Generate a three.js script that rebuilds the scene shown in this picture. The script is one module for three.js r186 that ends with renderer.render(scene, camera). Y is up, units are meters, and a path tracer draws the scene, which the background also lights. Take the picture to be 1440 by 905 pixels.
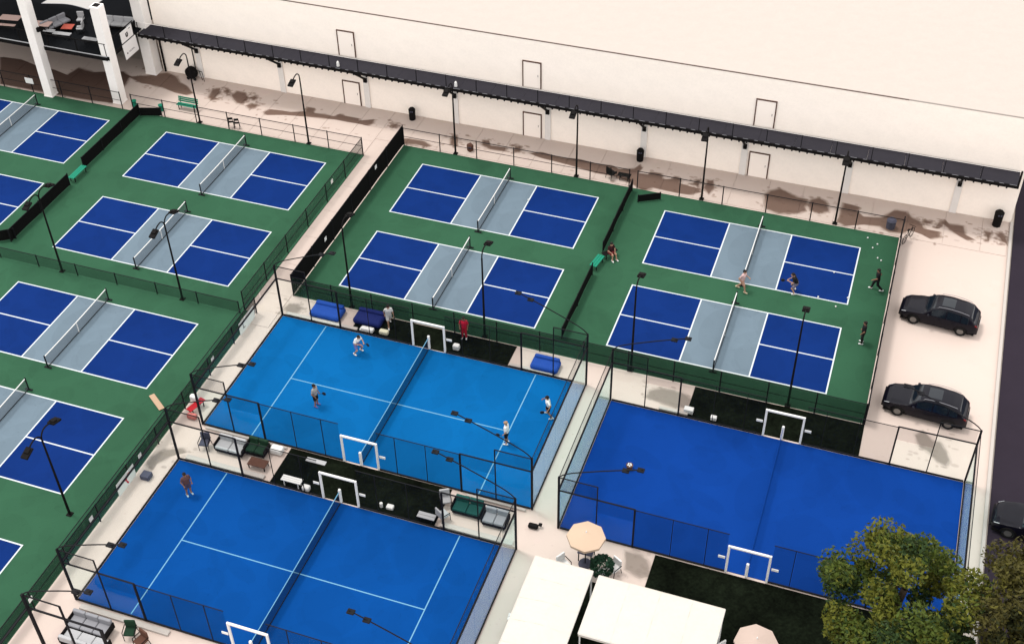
import * as THREE from 'three';
import { mergeGeometries, mergeVertices } from 'three/addons/utils/BufferGeometryUtils.js';
import { RoundedBoxGeometry } from 'three/addons/geometries/RoundedBoxGeometry.js';

// ---------------------------------------------------------------- camera, sky, sun, exposure
const scene = new THREE.Scene();
const camera = new THREE.PerspectiveCamera(28.451, 1440 / 905, 1, 900);
camera.rotation.order = 'YXZ';
camera.position.set(25.62, 52.919, 67.652);
camera.rotation.set(-41.4705 * Math.PI / 180, 19.8905 * Math.PI / 180, -1.07 * Math.PI / 180);

const SKY = 1.12;
{
  const w = 128, h = 64, d = new Float32Array(w * h * 4);
  for (let j = 0; j < h; j++) for (let i = 0; i < w; i++) {
    const el = ((j + 0.5) / h - 0.5) * Math.PI, s = Math.sin(Math.max(el, 0));
    const cloud = 1 + 0.04 * Math.sin(i / w * Math.PI * 6 + 2 * s) * Math.sin(s * 7);
    const L = SKY * (1.08 - 0.08 * s) * cloud, k = (j * w + i) * 4;
    d[k] = L * 1.0; d[k + 1] = L * 0.985; d[k + 2] = L * 0.975; d[k + 3] = 1;
  }
  const sky = new THREE.DataTexture(d, w, h, THREE.RGBAFormat, THREE.FloatType);
  sky.mapping = THREE.EquirectangularReflectionMapping; sky.magFilter = sky.minFilter = THREE.LinearFilter; sky.needsUpdate = true;
  scene.background = sky; scene.environment = sky;
}
const sun = new THREE.DirectionalLight(new THREE.Color(1, 0.965, 0.92), 1.4);
sun.position.set(5 - 0.40 * 90, 90, 12 - 0.10 * 90); sun.target.position.set(5, 0, 12);
sun.castShadow = true; sun.shadow.radius = 20; sun.shadow.mapSize.set(2048, 2048);
Object.assign(sun.shadow.camera, { left: -60, right: 60, top: 60, bottom: -60, near: 10, far: 160 });
scene.add(sun, sun.target);
const renderer = new THREE.WebGLRenderer({ antialias: true });
renderer.toneMapping = THREE.LinearToneMapping;
renderer.toneMappingExposure = 1.64;
renderer.shadowMap.enabled = true;

// ---------------------------------------------------------------- helpers
let seed = 71;
const rnd = () => { seed = (seed * 1664525 + 1013904223) >>> 0; return seed / 4294967296; };
const rr = (a, b) => a + (b - a) * rnd();
const V = (x, y, z) => new THREE.Vector3(x, y, z);
const taken = {};
function numbered(n) { const k = taken[n] = (taken[n] ?? -1) + 1; return k ? `${n}_${String(k).padStart(3, '0')}` : n; }
function tag(o, label, category, group, kind) {
  o.userData = { ...o.userData, label, category };
  if (group) o.userData.group = group;
  if (kind) o.userData.kind = kind;
  return o;
}
function thing(name, label, category, pos = [0, 0, 0], turn = 0, group, kind) {
  const g = new THREE.Group(); g.name = numbered(name); g.position.set(...pos); g.rotation.y = turn;
  scene.add(g); return tag(g, label, category, group, kind);
}
function part(name, geo, mat, parent, label) {
  const g = Array.isArray(geo) ? (geo.length > 1 ? merge(geo) : geo[0]) : geo;
  const m = new THREE.Mesh(g, mat); m.name = name; m.castShadow = m.receiveShadow = true; parent.add(m);
  if (label) m.userData.label = label;
  return m;
}
function single(name, geo, mat, label, category, group, kind) {
  const m = part(numbered(name), geo, mat, scene); return tag(m, label, category, group, kind);
}
function merge(list) {
  return mergeGeometries(list.map(g => { const n = g.index ? g.toNonIndexed() : g; for (const k of Object.keys(n.attributes)) if (!['position', 'normal', 'uv'].includes(k)) n.deleteAttribute(k); return n; }));
}
const box = (w, h, d, x = 0, y = 0, z = 0) => new THREE.BoxGeometry(w, h, d).translate(x, y, z);
const rbox = (w, h, d, x = 0, y = 0, z = 0, r = 0.02) => new RoundedBoxGeometry(w, h, d, 2, Math.min(r, w / 2.1, h / 2.1, d / 2.1)).translate(x, y, z);
const cyl = (r0, r1, h, x = 0, y = 0, z = 0, n = 12) => new THREE.CylinderGeometry(r0, r1, h, n).translate(x, y, z);
function bar(a, b, r, n = 7) {
  const p = V(...a), q = V(...b), d = q.clone().sub(p), L = d.length();
  const g = new THREE.CylinderGeometry(r, r, L, n);
  g.applyQuaternion(new THREE.Quaternion().setFromUnitVectors(V(0, 1, 0), d.divideScalar(L)));
  return g.translate((a[0] + b[0]) / 2, (a[1] + b[1]) / 2, (a[2] + b[2]) / 2);
}
function tube(pts, r, seg = 16, n = 7) { return new THREE.TubeGeometry(new THREE.CatmullRomCurve3(pts.map(p => V(...p))), seg, r, n); }
// uv in metres from the world plan (x, z), in a frame that covers the plaza
function planUV(g, x0 = -50, z0 = -10, w = 90, d = 60) {
  const p = g.attributes.position, uv = g.attributes.uv;
  for (let i = 0; i < p.count; i++) uv.setXY(i, (p.getX(i) - x0) / w, 1 - (p.getZ(i) - z0) / d);
  return g;
}
function metreUV(g, s = 1) {
  const p = g.attributes.position, n = g.attributes.normal, uv = g.attributes.uv;
  for (let i = 0; i < p.count; i++) {
    const ax = Math.abs(n.getX(i)), ay = Math.abs(n.getY(i)), az = Math.abs(n.getZ(i));
    if (ay >= ax && ay >= az) uv.setXY(i, p.getX(i) * s, p.getZ(i) * s); else if (az >= ax) uv.setXY(i, p.getX(i) * s, p.getY(i) * s); else uv.setXY(i, p.getZ(i) * s, p.getY(i) * s);
  }
  return g;
}
// tiling value noise
function noiseGrid(n, cells, rand) {
  const g = new Float32Array(cells * cells).map(() => rand()), out = new Float32Array(n * n), sm = t => t * t * (3 - 2 * t);
  for (let j = 0; j < n; j++) for (let i = 0; i < n; i++) {
    const x = i / n * cells, y = j / n * cells, a = Math.floor(x), b = Math.floor(y), u = sm(x - a), v = sm(y - b);
    const G = (p, q) => g[(q % cells) * cells + (p % cells)];
    out[j * n + i] = (G(a, b) * (1 - u) + G(a + 1, b) * u) * (1 - v) + (G(a, b + 1) * (1 - u) + G(a + 1, b + 1) * u) * v;
  }
  return out;
}
function grainTexture(n, amp, layers, repeat) {
  const sum = new Float32Array(n * n); let tot = 0;
  for (const [c, a] of layers) { const g = noiseGrid(n, c, rnd); tot += a; for (let i = 0; i < sum.length; i++) sum[i] += (g[i] - 0.5) * a; }
  const d = new Uint8Array(n * n * 4);
  for (let i = 0; i < sum.length; i++) { const v = Math.max(0, Math.min(255, 255 * (1 - amp + amp * 2 * (sum[i] / tot)))); d[i * 4] = d[i * 4 + 1] = d[i * 4 + 2] = v; d[i * 4 + 3] = 255; }
  const t = new THREE.DataTexture(d, n, n); t.wrapS = t.wrapT = THREE.RepeatWrapping; t.magFilter = THREE.LinearFilter; t.minFilter = THREE.LinearFilter;
  t.colorSpace = THREE.SRGBColorSpace; t.repeat.set(repeat, repeat); t.needsUpdate = true; return t;
}
const C = (r, g, b) => new THREE.Color().setRGB(r, g, b);
const mat = (r, g, b, rough = 0.85, o = {}) => new THREE.MeshPhysicalMaterial({ color: C(r * 0.79, g * 0.79, b * 0.79), roughness: rough, specularIntensity: 0.35, side: THREE.DoubleSide, ...o });
function meshAlpha(n, t) {
  const d = new Uint8Array(n * n * 4);
  for (let j = 0; j < n; j++) for (let i = 0; i < n; i++) { const on = ((i + j) % n) < t || ((i - j + n) % n) < t, v = on ? 255 : 0, k = (j * n + i) * 4; d[k] = d[k + 1] = d[k + 2] = v; d[k + 3] = 255; }
  const x = new THREE.DataTexture(d, n, n); x.wrapS = x.wrapT = THREE.RepeatWrapping; x.magFilter = THREE.LinearFilter; x.needsUpdate = true; return x;
}
const grainFine = grainTexture(256, 0.022, [[8, 1], [32, 1], [128, 1.2]], 0.22);
const grainSoft = grainTexture(256, 0.06, [[5, 1.2], [17, 1], [64, 0.6], [128, 0.5]], 0.05);
const wear = (() => {                                               // scuffs, ball marks and dust on painted courts
  const cv = document.createElement('canvas'); cv.width = cv.height = 1024; const c = cv.getContext('2d'); c.fillStyle = 'rgb(240,240,240)'; c.fillRect(0, 0, 1024, 1024);
  const spot = (x, y, f) => { for (const dx of [-1024, 0, 1024]) for (const dy of [-1024, 0, 1024]) { c.save(); c.translate(x + dx, y + dy); f(); c.restore(); } };
  for (let i = 0; i < 260; i++) { const x = rnd() * 1024, y = rnd() * 1024, r = rr(10, 120), q = rr(0.3, 1), a = rnd() * 3, v = rnd() < 0.5 ? 180 : 255, al = rr(0.04, 0.12); spot(x, y, () => { c.rotate(a); c.fillStyle = `rgba(${v},${v},${v},${al})`; c.beginPath(); c.ellipse(0, 0, r, r * q, 0, 0, 7); c.fill(); }); }
  for (let i = 0; i < 420; i++) { const x = rnd() * 1024, y = rnd() * 1024, a = rnd() * 7, L = rr(4, 26), v = rnd() < 0.55 ? 255 : 150, al = rr(0.06, 0.22), w = rr(0.8, 2.4), k = rr(-0.3, 0.3); spot(x, y, () => { c.rotate(a); c.strokeStyle = `rgba(${v},${v},${v},${al})`; c.lineWidth = w; c.beginPath(); c.moveTo(0, 0); c.quadraticCurveTo(L / 2, L * k, L, 0); c.stroke(); }); }
  for (let i = 0; i < 500; i++) { const x = rnd() * 1024, y = rnd() * 1024, r = rr(0.8, 2.6), v = rnd() < 0.6 ? 170 : 255, al = rr(0.1, 0.35); spot(x, y, () => { c.fillStyle = `rgba(${v},${v},${v},${al})`; c.beginPath(); c.ellipse(0, 0, r, r, 0, 0, 7); c.fill(); }); }
  const t = new THREE.CanvasTexture(cv); t.wrapS = t.wrapT = THREE.RepeatWrapping; t.colorSpace = THREE.SRGBColorSpace; t.repeat.set(1 / 17.3, 1 / 17.3); return t;
})();
const pile = grainTexture(256, 0.38, [[6, 1.2], [21, 1], [64, 1], [128, 1.2]], 0.11);
const M = {
  wall: mat(1.22, 1.095, 0.985, 0.9, { map: grainFine }),
  roof: mat(0.53, 0.465, 0.42, 0.9, { map: grainFine }),
  pilaster: mat(0.92, 0.865, 0.82, 0.9, { map: grainFine }),
  black: mat(0.008, 0.007, 0.007, 0.7, { specularIntensity: 0.12 }),
  darkSteel: mat(0.010, 0.010, 0.012, 0.6, { specularIntensity: 0.15 }),
  deckGrey: mat(0.036, 0.034, 0.043, 0.85, { map: grainSoft, specularIntensity: 0.15 }),
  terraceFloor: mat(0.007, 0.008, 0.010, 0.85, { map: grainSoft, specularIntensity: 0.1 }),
  doorLeaf: mat(1.14, 1.02, 0.925, 0.7),
  column: mat(1.06, 1.0, 0.955, 0.85, { map: grainFine }),
  green: mat(0.032, 0.106, 0.057, 0.9, { map: wear, specularIntensity: 0.15 }),
  court: mat(0.0046, 0.0275, 0.158, 0.85, { map: wear, specularIntensity: 0.06 }),
  kitchen: mat(0.160, 0.218, 0.268, 0.9, { map: wear, specularIntensity: 0.15 }),
  line: mat(0.60, 0.64, 0.66, 0.85),
  padel: [mat(0.0025, 0.118, 0.352, 0.9, { map: wear, specularIntensity: 0.05 }), mat(0.0025, 0.063, 0.276, 0.9, { map: wear, specularIntensity: 0.05 }), mat(0.0042, 0.045, 0.258, 0.9, { map: wear, specularIntensity: 0.05 })],
  padelLine: mat(0.15, 0.36, 0.52, 0.85),
  turf: mat(0.0120, 0.0175, 0.0095, 0.95, { map: pile, specularIntensity: 0.05 }),
  asphalt: mat(0.027, 0.020, 0.031, 0.9, { map: grainSoft, specularIntensity: 0.2 }),
  kerb: mat(0.50, 0.455, 0.42, 0.9, { map: grainFine }),
  white: mat(0.78, 0.77, 0.75, 0.6),
  glass: new THREE.MeshPhysicalMaterial({ color: C(0.80, 0.95, 0.95), roughness: 0.03, transmission: 1, thickness: 0, ior: 1.32, side: THREE.DoubleSide }),
  glassClear: new THREE.MeshPhysicalMaterial({ color: C(0.95, 0.985, 0.98), roughness: 0.03, transmission: 1, thickness: 0, ior: 1.10, side: THREE.DoubleSide }),
  chain: mat(0.02, 0.03, 0.025, 0.7, { opacity: 0.10, transparent: true }),
  wire: mat(0.004, 0.005, 0.012, 0.7, { opacity: 0.26, transparent: true, specularIntensity: 0.1 }),
  wireDense: mat(0.003, 0.004, 0.010, 0.7, { opacity: 0.28, transparent: true, specularIntensity: 0.05 }),
  netMesh: mat(0.10, 0.11, 0.13, 0.8, { opacity: 0.45, transparent: true }),
  padelNet: mat(0.006, 0.012, 0.04, 0.8, { opacity: 0.62, transparent: true, specularIntensity: 0.1 }),
  padelNetFaint: mat(0.006, 0.022, 0.10, 0.8, { opacity: 0.3, transparent: true, specularIntensity: 0.1 }),
  screenGreen: mat(0.008, 0.020, 0.013, 0.9, { opacity: 0.66, transparent: true, specularIntensity: 0.1 }),
  screenLight: mat(0.012, 0.034, 0.022, 0.9, { opacity: 0.45, transparent: true, specularIntensity: 0.1 }),
  screenBlack: mat(0.006, 0.006, 0.006, 0.9, { specularIntensity: 0.1 }),
  teal: mat(0.005, 0.20, 0.12, 0.7),
  grey: mat(0.26, 0.26, 0.28, 0.8), greyPale: mat(0.42, 0.42, 0.43, 0.8),
  slate: mat(0.07, 0.07, 0.10, 0.8), red: mat(0.42, 0.012, 0.02, 0.7), coral: mat(0.45, 0.09, 0.06, 0.7),
  pinkWood: mat(0.52, 0.36, 0.32, 0.8), sail: mat(0.52, 0.50, 0.48, 0.9, { transmission: 0.25, thickness: 0 }),
  blueCloth: mat(0.010, 0.055, 0.30, 0.8), navyCloth: mat(0.007, 0.016, 0.12, 0.8), beigeCloth: mat(0.55, 0.41, 0.30, 0.85), pinkCloth: mat(0.50, 0.39, 0.335, 0.85),
  canvas: mat(0.63, 0.58, 0.515, 0.85, { map: grainFine }), brown: mat(0.10, 0.045, 0.03, 0.85), tan: mat(0.44, 0.30, 0.20, 0.85),
  carPaint: mat(0.0040, 0.0038, 0.0085, 0.32, { clearcoat: 0.22, clearcoatRoughness: 0.08, specularIntensity: 0.12 }),
  carGlass: mat(0.006, 0.010, 0.016, 0.08, { specularIntensity: 0.8 }),
  tyre: mat(0.010, 0.010, 0.010, 0.9), rim: mat(0.22, 0.21, 0.20, 0.4, { metalness: 0.6 }), lampGlass: mat(0.55, 0.56, 0.58, 0.15), tailRed: mat(0.25, 0.01, 0.01, 0.3),
  leaf: [mat(0.072, 0.102, 0.010, 0.8), mat(0.122, 0.128, 0.010, 0.8), mat(0.026, 0.054, 0.010, 0.8), mat(0.078, 0.068, 0.012, 0.8), mat(0.110, 0.100, 0.012, 0.8), mat(0.036, 0.040, 0.010, 0.8)].map(m => { m.transmission = 0.25; m.thickness = 0; return m; }),
  bark: mat(0.07, 0.05, 0.035, 0.95), plant: mat(0.010, 0.036, 0.018, 0.85),
};

// ---------------------------------------------------------------- ground: one concrete sheet, stains and some shade painted on
const STAINS_AND_SHADE = {"deckdark":[[-46.23,-6.75],[-44.24,-6.9],[-41.71,-6.26],[-40.73,-6.34],[-39.09,-5.92],[-38.9,-7.16],[-37.39,-6.93],[-36.34,-7.39],[-35.11,-7.78],[-34.13,-7.28],[-33.85,-6.2],[-33.69,-5.11],[-32.8,-3.39],[-35.58,-3.15],[-39.53,-3.12],[-43.56,-3.08]],"b":[[-35.57,-7.76],[-33.96,-7.33],[-32.91,-7.78],[-31.48,-8.71],[-30.47,-8.45],[-29.79,-7.74],[-28.96,-7.43],[-27.92,-6.63],[-28.24,-6.19],[-29.39,-6.27],[-30.71,-6.64],[-31.82,-6.74],[-32.7,-6.69],[-34.24,-7.24]],"c1":[[-26.35,-6.46],[-26.67,-7.6],[-26.18,-7.87],[-25.86,-7.18],[-25.92,-6.6],[-25.38,-6.44],[-25.98,-6.14]],"c2":[[-25.64,-7.59],[-25.58,-7.95],[-25.2,-7.73],[-25.26,-7.38]],"c3":[[-24.78,-7.31],[-24.66,-7.91],[-23.91,-7.92],[-23.34,-7.21],[-23.31,-6.45],[-23.84,-6.39]],"c4":[[-23.17,-7.38],[-23.0,-7.77],[-22.63,-7.55],[-22.75,-7.18]],"c5":[[-22.89,-6.25],[-22.66,-6.66],[-22.09,-6.51],[-22.15,-6.16],[-22.58,-6.03]],"d":[[-21.17,-5.83],[-20.89,-6.36],[-19.84,-6.48],[-19.11,-6.5],[-18.1,-6.93],[-18.27,-7.53],[-17.54,-7.55],[-17.43,-6.93],[-15.68,-6.96],[-15.43,-7.47],[-14.99,-7.29],[-13.71,-7.28],[-13.59,-7.0],[-12.57,-7.54],[-12.43,-6.95],[-12.73,-6.54],[-13.53,-6.6],[-14.29,-6.56],[-15.5,-6.59],[-17.21,-6.36],[-19.45,-5.96],[-20.82,-5.51]],"e":[[-11.01,-7.1],[-10.66,-7.52],[-10.51,-7.16],[-10.74,-6.87]],"f1":[[-9.37,-5.57],[-9.14,-5.85],[-7.81,-5.87],[-7.04,-5.52],[-7.27,-5.25],[-8.18,-5.35],[-9.08,-5.16]],"f2":[[-5.74,-6.14],[-6.01,-7.27],[-5.65,-7.39],[-5.13,-6.04]],"f3":[[-3.43,-6.79],[-3.52,-7.37],[-3.12,-7.5],[-2.79,-6.9],[-1.58,-6.99],[-1.52,-6.52],[-2.63,-6.46]],"f4":[[-0.87,-6.73],[-0.99,-7.39],[-0.6,-7.41],[-0.44,-6.77]],"f5":[[0.32,-6.82],[1.11,-7.27],[2.74,-7.02],[4.04,-7.25],[5.56,-7.06],[6.6,-7.21],[7.11,-6.9],[8.19,-7.25],[8.44,-7.91],[8.71,-7.52],[8.58,-6.81],[9.35,-6.88],[9.36,-7.25],[10.19,-7.33],[10.46,-6.67],[11.09,-6.88],[11.23,-7.39],[11.67,-7.07],[11.75,-6.54],[12.5,-6.42],[13.3,-6.31],[13.33,-5.96],[12.74,-5.4],[11.72,-5.34],[10.04,-5.43],[9.51,-4.89],[8.46,-5.47],[7.11,-5.96],[5.79,-5.9],[3.51,-6.3],[1.25,-6.53]],"g1":[[12.65,-6.65],[12.81,-7.35],[13.07,-7.34],[13.08,-6.6]],"g2":[[13.5,-6.56],[13.62,-7.43],[13.94,-7.62],[14.16,-6.59],[14.01,-5.91]],"h":[[17.79,-7.05],[18.09,-7.6],[18.71,-8.08],[19.48,-7.69],[20.03,-7.42],[20.74,-7.39],[20.64,-6.47],[20.86,-6.02],[20.25,-5.56],[19.13,-5.19],[18.2,-5.41]],"h2":[[20.88,-6.81],[21.02,-7.48],[21.51,-7.82],[22.06,-7.46],[22.31,-6.49],[21.74,-6.05],[21.13,-6.19]],"h3":[[23.14,-6.5],[23.2,-7.75],[23.7,-7.73],[24.4,-7.61],[24.22,-7.12],[24.68,-6.58],[25.91,-6.81],[26.63,-7.99],[27.44,-8.08],[27.84,-7.52],[28.44,-7.21],[28.8,-6.48],[29.83,-6.48],[29.8,-5.81],[29.27,-5.47],[28.72,-5.79],[27.9,-6.02],[27.39,-5.52],[26.55,-5.41],[25.92,-5.87],[24.85,-5.69],[23.72,-5.15],[23.1,-5.46]],"i1":[[29.52,-6.8],[29.82,-7.66],[30.09,-7.92],[30.4,-7.51],[31.29,-7.63],[31.45,-6.68],[32.12,-6.32],[31.63,-6.08],[30.95,-6.52],[30.45,-6.94],[29.98,-7.46],[29.71,-6.78]],"i2":[[33.49,-7.35],[33.75,-7.68],[34.09,-7.3],[34.23,-6.44],[33.89,-6.74]],"i3":[[32.65,-7.49],[33.16,-7.41],[32.99,-6.44],[32.87,-6.98]],"i4":[[28.71,-7.38],[29.18,-7.45],[29.16,-7.19],[28.63,-7.19]],"j1":[[14.92,15.18],[15.06,14.57],[15.61,14.19],[16.38,14.13],[17.14,14.25],[17.51,14.57],[17.49,15.19],[16.79,15.48],[15.91,15.35]],"j2":[[30.25,13.34],[30.67,12.85],[31.2,13.49],[31.59,13.47],[31.95,14.04],[32.24,14.74],[32.05,15.14],[31.57,14.96],[31.05,14.34],[30.57,14.16]],"j3":[[-9.02,14.65],[-8.86,14.16],[-8.4,14.08],[-7.95,14.37],[-8.02,14.83],[-8.58,15.02]],"k1":[[-10.34,29.17],[-10.36,28.61],[-9.93,27.95],[-9.05,27.48],[-8.61,27.68],[-9.32,28.2],[-9.75,28.86],[-9.72,29.52]],"l1":[[16.83,26.55],[17.59,26.54],[18.12,26.85],[18.46,27.69],[17.96,27.95],[17.13,27.66]]};  // first outline is the wide dark brown patch at the terrace
{
  const W = 2048, H = 1365, px = W / 90, cv = document.createElement('canvas'); cv.width = W; cv.height = H;
  const c = cv.getContext('2d');
  c.fillStyle = 'rgb(203,186,176)'; c.fillRect(0, 0, W, H);
  for (let i = 0; i < 2600; i++) {                                     // cement mottling, irregular patches
    const x = rnd() * W, y = rnd() * H, r = rr(2, 16), v = rnd() < 0.5 ? '180,162,149' : '218,203,193';
    c.fillStyle = `rgba(${v},${rr(0.03, 0.10)})`; c.beginPath(); c.ellipse(x, y, r, r * rr(0.4, 1), rnd() * 3, 0, 7); c.fill();
  }
  for (let i = 0; i < 5200; i++) { c.fillStyle = `rgba(120,100,85,${rr(0.04, 0.18)})`; c.fillRect(rnd() * W, rnd() * H, rr(0.6, 2), rr(0.6, 2)); }
  const X = x => (x + 50) * px, Z = z => (z + 10) * px;
  const blob = (pts, grow) => {                                        // a patch with a ragged outline
    const cx = pts.reduce((a, p) => a + p[0], 0) / pts.length, cz = pts.reduce((a, p) => a + p[1], 0) / pts.length;
    c.beginPath();
    pts.forEach((p, i) => {
      const q = pts[(i + 1) % pts.length];
      for (let s = 0; s < 4; s++) {
        const t = s / 4, x = p[0] + (q[0] - p[0]) * t, z = p[1] + (q[1] - p[1]) * t, d = Math.hypot(x - cx, z - cz) || 1, g = grow + rr(-0.06, 0.06);
        c[i + s ? 'lineTo' : 'moveTo'](X(x + (x - cx) / d * g), Z(z + (z - cz) / d * g));
      }
    });
    c.closePath(); c.fill();
  };
  for (const [k, pts] of Object.entries(STAINS_AND_SHADE)) {
    const dark = k === 'deckdark' ? '62,40,32' : /^[jkl]/.test(k) ? '126,114,106' : '92,70,58';  // grey path band and grey blob near the blue pouf are painted shade
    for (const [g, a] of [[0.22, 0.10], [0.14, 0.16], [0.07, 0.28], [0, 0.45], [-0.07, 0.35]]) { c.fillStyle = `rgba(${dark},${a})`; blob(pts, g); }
    const xs = pts.map(p => p[0]), zs = pts.map(p => p[1]);
    for (let i = 0; i < 26; i++) { c.fillStyle = `rgba(${dark},${rr(0.1, 0.4)})`; c.beginPath(); c.ellipse(X(rr(Math.min(...xs) - 0.4, Math.max(...xs) + 0.4)), Z(rr(Math.min(...zs) - 0.3, Math.max(...zs) + 0.3)), rr(1, 5), rr(1, 3), 0, 0, 7); c.fill(); }
  }
  const t = new THREE.CanvasTexture(cv); t.colorSpace = THREE.SRGBColorSpace; t.anisotropy = 8;
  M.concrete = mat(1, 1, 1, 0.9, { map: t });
  M.concretePlain = mat(0.62, 0.55, 0.48, 0.9, { map: grainSoft });
}
single('ground', metreUV(new THREE.PlaneGeometry(700, 700).rotateX(-Math.PI / 2).translate(0, -0.05, 0)), M.concretePlain, 'pale concrete ground stretching out round the whole site', 'ground', null, 'structure');
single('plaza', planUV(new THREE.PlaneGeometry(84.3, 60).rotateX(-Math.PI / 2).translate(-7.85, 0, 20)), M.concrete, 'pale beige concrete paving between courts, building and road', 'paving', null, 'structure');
single('road', metreUV(new THREE.PlaneGeometry(12, 200).rotateX(-Math.PI / 2).translate(40.55, 0.004, 20)), M.asphalt, 'dark purple grey asphalt road along the edge of the car park', 'road', null, 'structure');
single('kerb', metreUV(box(0.18, 0.12, 58, 34.38, 0.06, 20)), M.kerb, 'pale concrete kerb between the car park and the asphalt road', 'kerb', null, 'structure');

// walkway under the gallery: concrete slabs with open joints
{
  const w = thing('walkway', 'row of jointed concrete slabs at the foot of the beige wall', 'walkway', [0, 0, 0], 0, null, 'structure');
  const strip = (x0, x1, zs, step) => {
    for (let x = x0, k = 0; x < x1 - 0.2; x += step, k++) for (let i = 0; i + 1 < zs.length; i++) {
      const a = x + 0.012, b = Math.min(x + step, x1) - 0.012, z0 = zs[i] + 0.012, z1 = zs[i + 1] - 0.012;
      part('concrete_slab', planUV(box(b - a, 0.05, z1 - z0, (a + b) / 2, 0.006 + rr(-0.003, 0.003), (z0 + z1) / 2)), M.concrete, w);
    }
  };
  strip(-46, -11.4, [-9.02, -6.6, -4.7, -2.95], 2.5);
  strip(-11.4, 34.2, [-9.02, -6.9, -5.1], 2.44);
  const p = thing('path', 'narrow jointed concrete path between the two groups of green courts', 'path', [0, 0, 0], 0, null, 'structure');
  for (let z = -5.0; z < 14; z += 3.1) part('concrete_slab', planUV(box(1.96, 0.05, 3.08, -10.13, 0.006 + rr(-0.003, 0.003), z + 1.55)), M.concrete, p);
}
// ---------------------------------------------------------------- court surfaces
const slab = (name, x0, x1, z0, z1, m, label, y = 0.03) => single(name, metreUV(box(x1 - x0, y, z1 - z0, (x0 + x1) / 2, y / 2 + 0.002, (z0 + z1) / 2)), m, label, 'court surface', null, 'structure');
slab('court_surface', -54, -11.3, -2.85, 46, M.green, 'green acrylic surface below the courts beside the white columns');
slab('court_surface_edge', -11.3, -10.52, 15.65, 46, M.green, 'green acrylic strip between the courts and the screened fence by the padel path');
slab('court_surface', -9.0, 27.3, -4.95, 13.35, M.green, 'green acrylic surface below the four courts beside the car park');
const turf = (x0, x1, z0, z1, label) => single('turf', metreUV(box(x1 - x0, 0.024, z1 - z0, (x0 + x1) / 2, 0.014, (z0 + z1) / 2)), M.turf, label, 'turf', null, 'structure');
turf(-4.1, 6.3, 13.42, 15.3, 'near black turf strip with the person in red');
turf(-3.1, 6.7, 25.5, 28.22, 'near black turf strip between the two lined blue courts');
turf(17.5, 27.4, 13.42, 16.0, 'near black turf strip between green courts and the unlined blue court');
turf(18.35, 34.2, 26.3, 44, 'near black turf round the pale canopies and trees');
turf(12.5, 18.3, 29.0, 44, 'near black mat below the narrow pale canopy');

// one pickleball court: painted areas, lines; its net is a thing of its own
const PL = 13.41, PW = 6.096, PK = 2.134;
function paint(name, w, d, x, z, y, m, parent) { return part(name, metreUV(new THREE.PlaneGeometry(w, d).rotateX(-Math.PI / 2).translate(x, y, z)), m, parent); }
function pickleballCourt(x, z, label, netLabel) {
  const g = thing('pickleball_court', label, 'court', [x, 0, z], 0, null, 'structure');
  for (const s of [-1, 1]) {
    for (const t of [-1, 1]) paint('service_box', PL / 2 - PK, PW / 2, s * (PK + PL / 2) / 2, t * PW / 4, 0.036, M.court, g);
    paint('kitchen', PK, PW, s * PK / 2, 0, 0.036, M.kitchen, g);
    const lw = 0.085, y = 0.041;
    paint('line', lw, PW + lw, s * PL / 2, 0, y, M.line, g);
    paint('line', lw, PW - lw, s * PK, 0, y, M.line, g);
    paint('line', PL - lw, lw, 0, s * PW / 2, y, M.line, g);
    paint('line', PL / 2 - PK - lw, lw, s * (PK + PL / 2) / 2, 0, y, M.line, g);
  }
  const n = thing('pickleball_net', netLabel, 'net', [x, 0.03, z], 0, 'pickleball nets');
  const hw = 3.3, sag = 0.05, N = 12, at = t => 0.915 - sag * (1 - (2 * t - 1) ** 2);
  const shape = new THREE.BufferGeometry(), P = [], U = [], I = [], T = [];
  for (let i = 0; i <= N; i++) { const t = i / N, zz = -hw + 2 * hw * t; P.push(0, 0.06, zz, 0, at(t) - 0.03, zz); U.push(zz / 0.12, 0, zz / 0.12, 7); if (i < N) { const a = i * 2; I.push(a, a + 1, a + 2, a + 1, a + 3, a + 2); } T.push([0, at(t) - 0.02, zz]); }
  shape.setAttribute('position', new THREE.Float32BufferAttribute(P, 3)); shape.setAttribute('uv', new THREE.Float32BufferAttribute(U, 2)); shape.setIndex(I); shape.computeVertexNormals();
  part('mesh', shape, M.netMesh, n);
  part('tape', T.slice(1).map((p, i) => bar(T[i], p, 0.032, 6)), M.white, n);
  part('bottom_band', box(0.03, 0.05, 2 * hw, 0, 0.06, 0), M.darkSteel, n);
  part('center_strap', box(0.022, 0.83, 0.06, 0, 0.44, 0), M.white, n);
  for (const s of [-1, 1]) { const q = part('post', cyl(0.045, 0.045, 0.96, 0, 0.48, s * (hw + 0.05), 10), M.darkSteel, n); part('foot', rbox(0.5, 0.05, 0.14, 0, 0.025, s * (hw + 0.05)), M.darkSteel, q); }
}
const BG = 'pickleball court of blue service boxes and grey kitchen ';
const NL = 'low white taped net across ';
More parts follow.
